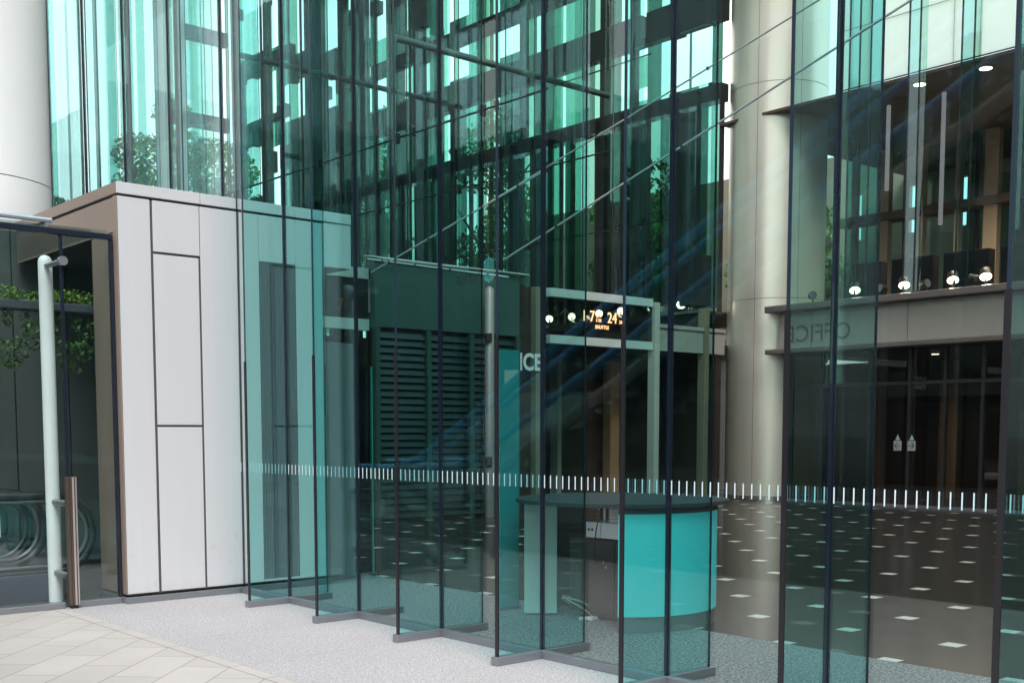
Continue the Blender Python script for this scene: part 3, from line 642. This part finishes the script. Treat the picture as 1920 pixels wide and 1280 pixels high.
openings += [(19.2, 19.45, 11.9, 12.98), (18.3, 18.5, 15.6, 19), (17.0, 17.2, 4.6, 9.0), (21.5, 21.62, 4.6, 9.2), (23.6, 23.75, 13.6, 15), (25.0, 25.15, 9.8, 11.1), (20.2, 21.3, 15.5, 17.2), (28.3, 28.9, 12.98, 13.3), (28.4, 28.8, 15.5, 19), (30.9, 31.1, 9.8, 19), (33.4, 34.3, 9.8, 11.1), (35.0, 36.2, 7.4, 9.2), (31.8, 32.8, 7.6, 8.9)]
t = thing('atrium_wall', 'dark upper atrium wall of beams with bright sky openings', 'wall', (16.5, 24, 9))
rs = random.Random(21)
cuts = {13.0, 37.0}
for o in openings: cuts |= {o[0], o[1]}
yy = 13.4
while yy < 37: cuts.add(round(yy, 2)); yy += rs.choice([.18, .3, .45, .6, .8])
ycut = sorted(cuts); zcut = sorted(set([4.5, 7.0, 7.25, 9.3, 9.7, 11.15, 11.9, 12.98, 13.4, 15.0, 15.4, 17.2, 17.6, 19.0]+[q for o in openings for q in o[2:] if q < 19]))
beams = [(9.3, 9.7), (11.15, 11.9), (12.98, 13.4), (15.0, 15.4), (17.2, 17.6)]
grp = {'beam': MB(), 'deep1': MB(), 'deep2': MB(), 'deep3': MB()}
for a, c in zip(ycut[:-1], ycut[1:]):
    if c-a < .03: continue
    ym = (a+c)/2
    if ym > 25: pick = rs.choices(['beam', 'deep2', 'deep1'], [.45, .38, .17])[0]
    elif ym > 18: pick = rs.choices(['beam', 'deep2', 'deep1', 'deep3'], [.16, .34, .34, .16])[0]
    else: pick = rs.choices(['beam', 'deep2', 'deep1', 'deep3'], [.22, .38, .28, .12])[0]
    low = rs.choices(['beam', 'deep2', 'deep1', 'deep3'], [.22, .32, .30, .16])[0]
    run = None
    for p, q in zip(zcut[:-1], zcut[1:]):
        zm = (p+q)/2
        if any(o[0] <= ym <= o[1] and o[2] <= zm <= o[3] for o in openings): kind = None
        elif any(b0 <= zm <= b1 for b0, b1 in beams): kind = 'beam'
        else: kind = low if zm < 9.3 else pick
        if run and run[0] == kind: run[2] = q
        else:
            if run and run[0]: grp[run[0]].box(16.5, 16.75 if run[0] == 'beam' else 16.53, a+(0 if run[0] == 'beam' else .008), c-(0 if run[0] == 'beam' else .008), run[1], run[2])
            run = [kind, p, q]
    if run and run[0]: grp[run[0]].box(16.5, 16.75 if run[0] == 'beam' else 16.53, a, c, run[1], run[2])
grp['beam'].build('beam_grid', simple('dark grey green beams', (.035, .045, .042), .5, 0, .5, .2), t)
for kk in ('deep1', 'deep2', 'deep3'): grp[kk].build('glass_strips', kk, t)
m = MB(); m.box(16.40, 16.44, 12.9, 37, 4.5, 9.3); m.build('glazing', ['pane', 'finedge'], t)
m = MB()
y = 12.9
while y < 37:
    m.box(16.35, 16.50, y, y+rs.choice([.02, .03, .05]), 4.4, 9.6); y += rs.choice([.45, .7, .9])
m.build('mullions', 'dark', t)
m = MB(); m.box(16.76, 19.5, 12.9, 37, 4.05, 4.38); m.build('room_floor', 'darkwall', None, label='dark floor slab of the rooms behind the atrium glazing', category='slab')
# transfer beams and ducts crossing the atrium
for i, (x, y, z, L) in enumerate(((12.9, 16.5, 10.1, 7), (12.9, 23.5, 11.4, 7))):
    m = MB(); m.tube([(x-3.2, y, z), (x+3.4, y, z)], .075, 16); m.build('duct', simple('grey green duct', (.15, .19, .18), .35, .4), None, label='round grey duct crossing the atrium, %s from the round column' % ORD[i], category='duct', group='round ducts crossing the atrium')
for i, (z, x) in enumerate(((7.4, 12.3), (8.3, 10.5), (9.6, 13.5), (6.3, 14.5))):
    t = thing('tension_rod', 'thin black rod spanning the atrium, %s highest' % ['third', 'second', 'topmost and', 'fourth'][i], 'tension rod', (x, 13, z), 'thin black rods spanning the atrium')
    m = MB(); m.tube([(x, 12.5, z), (x, 36.8, z+.0)], .018, 8); m.build('rod', 'black', t)
    m = MB()
    for y in (14.5, 17.6, 21, 25): m.box(x-.05, x+.05, y-.05, y+.05, z-.11, z+.11)
    m.build('clamp', 'black', t)
# end wall
rs2 = random.Random(5)
_f = NT('frosted white glass'); _a = _f.t.nodes.new('ShaderNodeBsdfTranslucent'); _a.inputs[0].default_value = (.92, .96, .96, 1); _f.t.links.new(_a.outputs[0], _f.out.inputs[0]); frost = _f.m
t = thing('end_wall', 'far glazed end wall of the atrium with dark beams and slim posts', 'glass wall', (8, 37, 0))
m = MB(); m.box(14.0, 16.4, 37.0, 37.3, 13.1, 13.6); m.box(1.0, 16.4, 37.0, 37.3, 3.4, 6.0); m.box(13.2, 16.4, 37.0, 37.3, 9.7, 10.1); m.box(14.4, 16.4, 37.0, 37.3, 16.3, 16.8); m.build('beam', 'dark', t)
m = MB(); x = .9
pale = MB()
while x < 16.4:
    w = random.choice([.04, .06, .10]); m.box(x, x+w, 36.9, 37.05, 4.4, 19)
    if random.random() < .55: pale.box(x+.3, x+.3+random.choice([.12, .2, .35]), 36.85, 36.9, random.choice([4.4, 9, 14]), 19)
    x += random.choice([.8, 1.1, 1.6, 2.2])
m.build('mullions', simple('grey green mullion', (.10, .13, .13), .4), t)
fr = MB(); dk = MB(); x = 1.1
while x < 16:
    w = rs2.choice([.08, .14, .3, .5]); z0 = rs2.choice([4.4, 4.4, 7, 10]); (fr if rs2.random() < .6 else dk).box(x, x+w, 36.7, 36.73, z0, 19); x += w+rs2.choice([.15, .4, .9])
fr.build('frosted_strips', frost, t); dk.build('green_strips', glass('soft green glass strip', (.60, .82, .76), .05), t)
pale.build('glass_strips', glass('pale green glass strip', (.82, .94, .93), .05), t)
m = MB(); m.box(.9, 16.4, 37.08, 37.10, 4.4, 19); m.build('pane', 'pane', t)
# intermediate glass screens with posts: layered green strips
t = thing('inner_glass_screen', 'inner row of green glass fins standing deep in the atrium', 'glass screen', (8, 22, 4.4))
m = MB(); f2 = MB()
x = 3.2; 
while x < 15.5:
    f2.box(x, x+.5, 21.99, 22.01, 4.4, 19); m.box(x+.50, x+.54, 21.97, 22.03, 4.4, 19); x += 1.15
f2.build('fin_panes', 'pane', t); m.build('fin_edges', 'dark', t)
t = thing('streak_screen', 'tall row of glass strips added as pale and green streaks before the atrium wall', 'glass screen', (13.4, 24, 4.4))  # added strips layer vertical reflection streaks over the beams
rs3 = random.Random(9); sets = {'finup': MB(), 'deep3': MB(), 'deep1': MB(), 'frost': MB(), 'edge': MB()}; y = 12.6
while y < 36:
    kd = rs3.choices(['finup', 'deep3', 'deep1', 'frost'], [.34, .3, .28, .08])[0]
    w = rs3.choice([.12, .2, .35, .5]) if kd != 'frost' else rs3.choice([.03, .05, .08])
    sets[kd].box(13.39, 13.41, y, y+w, rs3.choice([4.5, 4.5, 6.0, 9.5]), 19)
    if rs3.random() < .5: sets['edge'].box(13.385, 13.415, y+w+.001, y+w+.012, 4.5, 19)
    y += w+rs3.choice([.05, .12, .3, .5])
for kd in ('finup', 'deep3', 'deep1'): sets[kd].build('glass_strips', kd, t)
sets['frost'].build('frosted_strips', frost, t); sets['edge'].build('strip_edges', 'dark', t)
# roof over the lobby (out of the picture; skylight opening added to brighten the lobby)
m = MB(); m.box(-.45, 3.5, -9.3, 37.3, 19.0, 19.25); m.box(13, 16.3, -9.3, 37.3, 19.0, 19.25); m.box(3.5, 13, 13, 37.3, 19.0, 19.25); m.box(3.5, 13, -9.3, -4, 19.0, 19.25)
for x in (5.8, 8.2, 10.6): m.box(x-.15, x+.15, -4, 13, 18.9, 19.2)
m.build('roof_slab', 'ceil', None, label='roof slab over the tall lobby with an added skylight opening', category='roof')
m = MB(); mg = MB(); x = .3; rs = random.Random(3)  # unseen wall; slots added so the fins mirror bright streaks
while x < 26:
    w = rs.choice([.9, 1.4, 2.2]); m.box(x, x+w, -9.3, -9.1, 0, 19); g = rs.choice([.10, .16, .3])
    g *= 2.2; z1 = rs.choice([2.4, 3.2, 5.5, 8.0]); m.box(x+w, x+w+g, -9.3, -9.1, 0, z1); mg.box(x+w, x+w+g*rs.choice([.4, .7, 1]), -9.25, -9.2, z1, 19); x += w+g
mg.build('streak_glass', 'deep1', None, label='added green glass in the unseen end wall slots, tinting streaks mirrored in the fins', category='glass')
m.build('streak_partition', simple('matt near black wall', (.012, .012, .012), .95, 0, .05), None, label='unseen dark lobby end wall, slotted to streak the fin reflections', category='wall')
# trusses / horizontals of the facade interior: pale round column inside right
# ------------------------------------------------------------------ counter
CC = (1.70, 2.02); CR = .80
t = thing('reception_counter', 'round reception counter with glowing teal front and dark granite top', 'counter', (*CC, 0))
a0, a1 = R(222), R(372)
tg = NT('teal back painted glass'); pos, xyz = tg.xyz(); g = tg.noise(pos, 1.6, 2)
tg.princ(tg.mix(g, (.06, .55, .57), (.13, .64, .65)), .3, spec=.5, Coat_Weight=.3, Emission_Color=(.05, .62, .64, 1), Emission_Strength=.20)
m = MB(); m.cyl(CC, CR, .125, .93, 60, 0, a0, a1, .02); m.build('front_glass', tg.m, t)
m = MB(); m.cyl(CC, CR-.01, .0, .123, 60, 0, a0, a1, .05); m.build('plinth', simple('grey plinth', (.20, .22, .22), .4, .4), t)
m = MB(); m.cyl(CC, CR-.03, .16, .98, 60, 0, a0, a1, .03); m.cyl(CC, CR+.005, .932, .962, 60, 0, a0, a1, .05); m.build('carcass', simple('dark carcass', (.05, .06, .06), .5), t)
m = MB(); m.cyl(CC, CR+.095, .985, 1.015, 96); m.build('granite_top', 'granite_top', t, .004)
m = MB(); m.prism([(1.155, 2.641), (1.367, 2.457), (1.44, 2.54), (1.228, 2.724)], 0.015, .975); m.build('end_panel', simple('grey green end panel', (.58, .66, .62), .5), t, .004)
m = MB(); m.prism([(1.46, 2.60), (2.03, 2.80), (2.01, 2.84), (1.44, 2.64)], .02, .975); m.build('back_board', 'dark', t)
m = MB(); m.box(2.12, 2.20, 1.55, 2.70, 0.02, .95); m.box(1.72, 2.0, 1.60, 2.66, .02, .655); m.build('back_shelf', simple('dark brown board', (.050, .042, .045), .35), t, .004)
m = MB(); m.box(1.70, 2.0, 2.27, 2.44, .67, .80); m.box(1.70, 2.0, 1.60, 2.262, .67, .80); m.build('drawer', simple('pale drawer', (.86, .87, .92), .5), t, .004)
m = MB()
for y in (2.405, 2.365): m.disc((1.699, y, .735), (-1, 0, 0), .012, .003, 14)
m.build('cable_hole', 'black', t)
m = MB(); m.box(1.712, 1.719, 2.12, 2.126, .02, .65); m.build('door_gap', 'black', t)
m = MB(); m.tube([(1.715, 2.22, .50), (1.69, 2.22, .50), (1.69, 2.22, .46)], .006, 8); m.disc((1.718, 2.22, .43), (-1, 0, 0), .012, .006, 12); m.build('handle', 'steel', t)
# WiFi notice + antenna
t = thing('wifi_sign', 'white WiFi notice standing on the drawers inside the counter', 'sign', (1.78, 2.13, .80))
m = MB(); m.box(1.76, 1.775, 2.03, 2.235, .80, .965); m.box(1.757, 1.778, 2.06, 2.19, .965, .978); m.build('board', 'bright', t, .003)
text('Wi-Fi', .046, (1.758, 2.195, .900), '-x', 'black', t, extrude=.001)
m = MB(); m.box(1.7575, 1.7595, 2.222, 2.227, .82, .95)
for z in (.945, .875, .862, .848, .83): m.box(1.7575, 1.7595, 2.06, 2.21, z, z+.004)
m.tube([(1.757, 2.145+.062*math.cos(a), .914+.026*math.sin(a)) for a in [2*math.pi*k/20 for k in range(20)]], .0018, 5, closed=True); m.build('print', 'dark', t)
t = thing('router', 'small white router with an upright antenna beside the WiFi notice', 'router', (1.76, 2.27, .8))
m = MB(); m.tube([(1.75, 2.272, .80), (1.75, 2.272, .955)], .010, 10); m.build('antenna', 'bright', t)
m = MB(); m.box(1.725, 1.79, 2.24, 2.31, .80, .815); m.build('base', 'white', t, .004)
m = MB(); m.tube([(1.73, 2.27, .81), (1.70, 2.30, .805), (1.694, 2.315, .74), (1.69, 2.325, .64), (1.69, 2.33, .45)], .004, 6); m.build('cord', 'black', t)
t = thing('cable_coil', 'loose pale cables coiled on the floor under the counter', 'cable', (1.4, 2.2, 0))
for j in range(2):
    pts = [(1.40+.10*math.cos(a+j)*(1-.15*j)+.02*j, 2.26+.13*math.sin(a+j*.7), .015+.16*abs(math.sin(a*.5+j))) for a in [2*math.pi*k/22 for k in range(20)]]
    m = MB(); m.tube(pts, .006, 6); m.build('cable', simple('pale cable', (.50, .56, .50), .5), t)
m = MB(); m.box(1.36, 1.44, 2.03, 2.10, .003, .03); m.box(1.30, 1.36, 2.08, 2.12, .003, .03); m.build('plug', 'white', t, .004)
m = MB(); m.tube([(1.50, 2.40, .60), (1.49, 2.36, .62), (1.49, 2.34, .56), (1.50, 2.35, .42)], .022, 10); m.build('handset', simple('pale handset', (.45, .5, .47), .5), None, label='pale handset hanging beside the grey green end panel', category='handset')
m = MB(); m.box(1.62, 1.625, 2.33, 2.37, .46, .52); m.build('sticker', 'white', None, label='small white square tag inside the counter', category='tag')

# ------------------------------------------------------------------ marks on the facade pane: emblem and reversed word
M['inkd'] = simple('dark film', (.01, .03, .035), .5); M['inkt'] = simple('turquoise film', (.06, .40, .40), .5)
t = thing('tower_sign', 'emblem and reversed dark word TOWER on the glass right of the fourth fin', 'lettering', (0, 1.9, 2.7))
text('TOWER', .086, (.0095, 1.835, 2.655), '+x', 'inkd', t, extrude=.0006, xs=.92)
m = MB(); cx_, cz_ = 1.715, 2.725
for i in range(-4, 5):
    y = cx_+i*.0125; h = .085-.006*abs(i); up = .012*(1 if i % 2 else -1); m.tube([(-.0105, y, cz_-h+up), (-.0105, y, cz_+h-up*.5)], .0014, 5)
    if i < 4: 
        y2 = y+.0125; m.tube([(-.0105, y, cz_+h-up*.5), (-.0105, y2, cz_+.085-.006*abs(i+1)+up*.5)], .0014, 5); m.tube([(-.0105, y, cz_-h+up), (-.0105, y2, cz_-.085+.006*abs(i+1)-up)], .0014, 5)
m.build('emblem', 'inkt', t)

# ------------------------------------------------------------------ trees and buildings beyond the end wall
def leaves(n, blobs, size, mat, name='crown', parent=None, **tags):
    vs = []; fs = []
    for c, rad in blobs:
        k = int(n*rad[0]*rad[1]); k = max(k, 60)
        d = rng.normal(size=(k, 3)); d /= np.linalg.norm(d, axis=1)[:, None]
        rr = rng.uniform(.45, 1.0, (k, 1))**.5
        p = np.array(c)+d*rr*np.array(rad)
        for q in p:
            a = Vector(rng.normal(size=3)).normalized(); b2 = a.orthogonal().normalized(); c2 = a.cross(b2); s = size*rng.uniform(.6, 1.3)
            q = Vector(q); i = len(vs)
            vs += [q+b2*s, q+c2*s*.5, q-b2*s, q-c2*s*.5]; fs.append((i, i+1, i+2, i+3))
    m = MB(); m.add(vs, fs); return m.build(name, mat, parent, **tags)
def tree(x, y, h, w, lab):
    t = thing('broadleaf_tree', lab, 'tree', (x, y, 0), 'trees beyond the atrium')
    m = MB(); m.tube([(x, y, 0), (x+.1, y, h*.35), (x-.1, y+.1, h*.6), (x, y, h*.85)], [.28, .22, .14, .05], 10)
    for i in range(6):
        a = i*1.05; z = h*(.35+.07*i); m.tube([(x, y, z), (x+w*.5*math.cos(a), y+w*.5*math.sin(a), z+h*.14)], [.09, .03], 6)
    m.build('trunk', 'trunk', t)
    blobs = []
    for i in range(15):
        a = random.uniform(0, 6.28); z = h*random.uniform(.42, .95); rr = w*random.uniform(.1, .62)*(1.15-z/h*.5)
        s = w*random.uniform(.22, .42); blobs.append(((x+rr*math.cos(a), y+rr*math.sin(a), z), (s, s, s*.75)))
    leaves(420, blobs, .115, 'leaf', 'crown', t)
tree(12.2, 44, 11.5, 3.0, 'bushy green tree beyond the atrium, third from the white column')
tree(15.6, 43, 14.0, 3.6, 'tall green tree beyond the atrium, fourth from the white column')
tree(18.8, 44.5, 16.5, 4.2, 'tallest green tree beyond the atrium corner')
tree(9.0, 45, 9.5, 2.4, 'lower green tree beyond the atrium, second from the white column')
tree(21.5, 35, 15.0, 3.6, 'green tree seen through the upper wall openings, near the corner')
tree(23.5, 22.0, 10.5, 3.0, 'low green tree seen through the green strips, midway along the atrium wall')
tree(24.0, 16.0, 9.0, 2.8, 'low green tree seen through the green strips, next to the round column')
tree(22.5, 28.5, 13.6, 3.2, 'green tree seen through the upper wall openings, near the round column')
tree(6.2, 46, 8.0, 2.2, 'small green tree nearest the white column')
def tower(x0, x1, y0, y1, h, lab, c1, floors):
    t = thing('office_tower', lab, 'building', ((x0+x1)/2, (y0+y1)/2, 0), 'buildings beyond the atrium')
    m = MB(); m.box(x0, x1, y0, y1, 0, h); m.build('wall', c1, t)
    m = MB(); fh = h/floors
    for i in range(floors):
        m.box(x0+.5, x1-.5, y0-.12, y0-.03, i*fh+fh*.4, i*fh+fh*.85)
    m.build('window_band', simple('blue grey window', (.20, .28, .33), .15, 0, .7), t)
    m = MB(); m.box(x0+1, x1-1, y0+1, y1-1, h, h+2.5); m.build('roof_house', c1, t)
c_pale = simple('pale tower concrete', (.55, .57, .58), .7); c_beige = simple('beige tower stone', (.48, .43, .36), .7)
tower(2, 13, 95, 110, 30, 'pale banded office tower beyond the atrium', c_pale, 11)
tower(-14, 1, 70, 82, 34, 'beige stone tower behind the white column', c_beige, 14)
tower(16, 34, 120, 134, 22, 'low pale block far beyond the trees', c_pale, 7)

# ------------------------------------------------------------------ plaza side (seen mirrored in the glass)
t = thing('opposite_building', 'dark glazed building across the plaza mirrored in the facade', 'building', (-26, 14, 0))
m = MB(); m.box(-34, -26, 7, 32, 0, 24); m.box(-34, -26, 32, 38.5, 0, 9.0); m.box(-34, -26, 38.5, 130, 0, 24); m.build('wall', simple('dark building wall', (.014, .015, .018), .8, 0, .2), t)  # unseen building; height, low gap and near end shaped for sky and reflections
m = MB()
for i in range(7): m.box(-26, -25.9, 7, 32, 2.6+i*2.9, 3.0+i*2.9)
m.build('spandrel', simple('grey spandrel', (.035, .037, .04), .7), t)
m = MB()
for y in np.arange(7.3, 129, 2.3): m.box(-26, -25.86, y, y+.16, 0, 9 if 31.5 < y < 38.5 else 24)
m.build('mullions', simple('pale mullion', (.05, .055, .06), .7), t)
m = MB()
for y, z in ((20.5, 3.4), (31, 3.6)): m.box(-25.99, -25.93, y, y+.8, z, z+.5)
m.build('lit_window', emit('lit window', (1, .86, .62), .8), t)
t = thing('sky_blocker', 'added dark block behind the viewer hiding the low sky', 'building', (0, -34, 0))
m = MB(); m.box(-40, 34, -40, -30, 0, 14); m.build('wall', simple('dark blocking wall', (.018, .018, .019), .85, 0, .2), t)  # unseen block added to keep low sky out of the glass reflections
m = MB()
for i in range(4):
    for j in range(14): m.box(-38+j*5.1, -38+j*5.1+.8, -30, -29.94, 1.2+i*3.2, 3.2+i*3.2)
m.build('windows', simple('dim window', (.10, .12, .13), .2, 0, .6), t)
# escalator rising over the plaza
hb = simple('blue handrail', (.12, .48, .95), .4, 0, .6)
def plaza_esc(x0, x1, yb, lab):
    t = thing('plaza_escalator', lab, 'escalator', ((x0+x1)/2, yb, 0), 'plaza escalators mirrored in the facade')
    s = .50; top = -3.0
    for x in (x0, x1):
        m = MB(); m.tube([(x, yb+1.2, 1.0), (x, yb, 1.02), (x, yb-.6, 1.20), (x, top, 1.20+s*(yb-.6-top))], .06, 10); m.build('handrail', hb, t)
        m = MB(); m.tube([(x, yb+1.2, .10), (x, yb, .10), (x, yb-1.0, .34), (x, top, .34+s*(yb-1.0-top))], .09, 8); m.build('truss_edge', simple('pale truss edge', (.42, .42, .38), .4), t)
        m = MB(); zb = lambda y: 1.02+s*max(0, yb-.3-y)
        m.add([(x-.006, yb, .2), (x-.006, yb, .98), (x-.006, top, 1.10+s*(yb-.6-top)), (x-.006, top, .42+s*(yb-1-top)), (x-.006, yb-1.0, .42),
               (x+.006, yb, .2), (x+.006, yb, .98), (x+.006, top, 1.10+s*(yb-.6-top)), (x+.006, top, .42+s*(yb-1-top)), (x+.006, yb-1.0, .42)],
              [(0, 1, 2, 3, 4), (9, 8, 7, 6, 5)]+[(k, (k+1) % 5, (k+1) % 5+5, k+5) for k in range(5)]); m.build('balustrade', 'encl', t)
    m = MB(); y = yb-.9; z = .12
    while y > top: m.box(x0+.1, x1-.1, y-.4, y, z-.12, z+.08); y -= .4; z += .2
    m.build('steps', simple('dark steps', (.03, .035, .04), .5), t)
plaza_esc(-6.1, -5.0, 9.9, 'lower flight with blue handrails mirrored behind the slatted wall')
plaza_esc(-8.6, -7.5, 12.6, 'farther flight with blue handrails mirrored in the facade')
for i, (x, ya, za, yb, zb) in enumerate(((5, 10.6, 4.06, 6.6, 4.95), (5, 7.4, 3.90, -1.0, 6.4), (8, 12.0, 5.45, 3.0, 7.6), (5, 10.7, 4.28, 7.3, 3.66))):  # tubes stand in for handrail lines reflected in the glass
    t = thing('reflected_rail', ['bluish mirrored rail line rising from above the slatted wall', 'long pale mirrored rail line rising above the portal to the round column', 'upper pale mirrored rail line crossing high behind the fins', 'short pale mirrored rail line sinking above the slatted wall towards the emblem'][i], 'reflected rail', (x, ya, 0), 'mirrored rail lines built as tubes inside the lobby')
    m = MB(); m.tube([(x, ya, za), (x, yb, zb)], .013, 8); m.build('tube', simple('pale steel tube', (.62, .66, .68), .4, 0), t)
    m = MB(); n = 4
    for k in range(n): f = (k+.5)/n; yy = ya+(yb-ya)*f; zz = za+(zb-za)*f; m.box(x-.018, x+.018, yy-.018, yy+.018, zz-.02, zz+.02)
    m.build('clamp', 'dark', t)
# planter set behind the glass, standing in for a reflected hedge
t = thing('mirrored_planter', 'slim dark trough with a bright green hedge and trailing ivy standing in for greenery mirrored in the enclosure glass', 'planter', (-1.45, 6.45, 2.7))
m = MB(); m.box(-2.04, -.85, 6.38, 6.60, 2.70, 2.78); m.build('trough', simple('dark blue trough', (.05, .06, .075), .5), t, .01)
leaves(1700, [((x, 6.47, 2.83+.02*math.sin(x*9)), (.09, .12, .075)) for x in np.arange(-2.0, -.86, .06)], .019, 'hedge', 'hedge', t)
leaves(420, [((x, 6.42, 2.38+.12*math.sin(x*11)), (.10, .08, .16)) for x in np.arange(-2.0, -.86, .085)], .024, 'ivy', 'ivy', t)
leaves(260, [((x, 6.46, 2.62), (.05, .04, .10)) for x in np.arange(-2.0, -.86, .16)], .02, 'ivy', 'trailing_stems', t)

for o in list(bpy.data.objects):
    nm = o.name.split('.')[0]
    if (o.parent and o.parent.name == 'reception_counter' and nm in ('drawer', 'cable_hole', 'door_gap', 'handle', 'back_shelf')) or nm in ('wifi_sign', 'router'):
        o.location += Vector((-.28, -.28, .022))
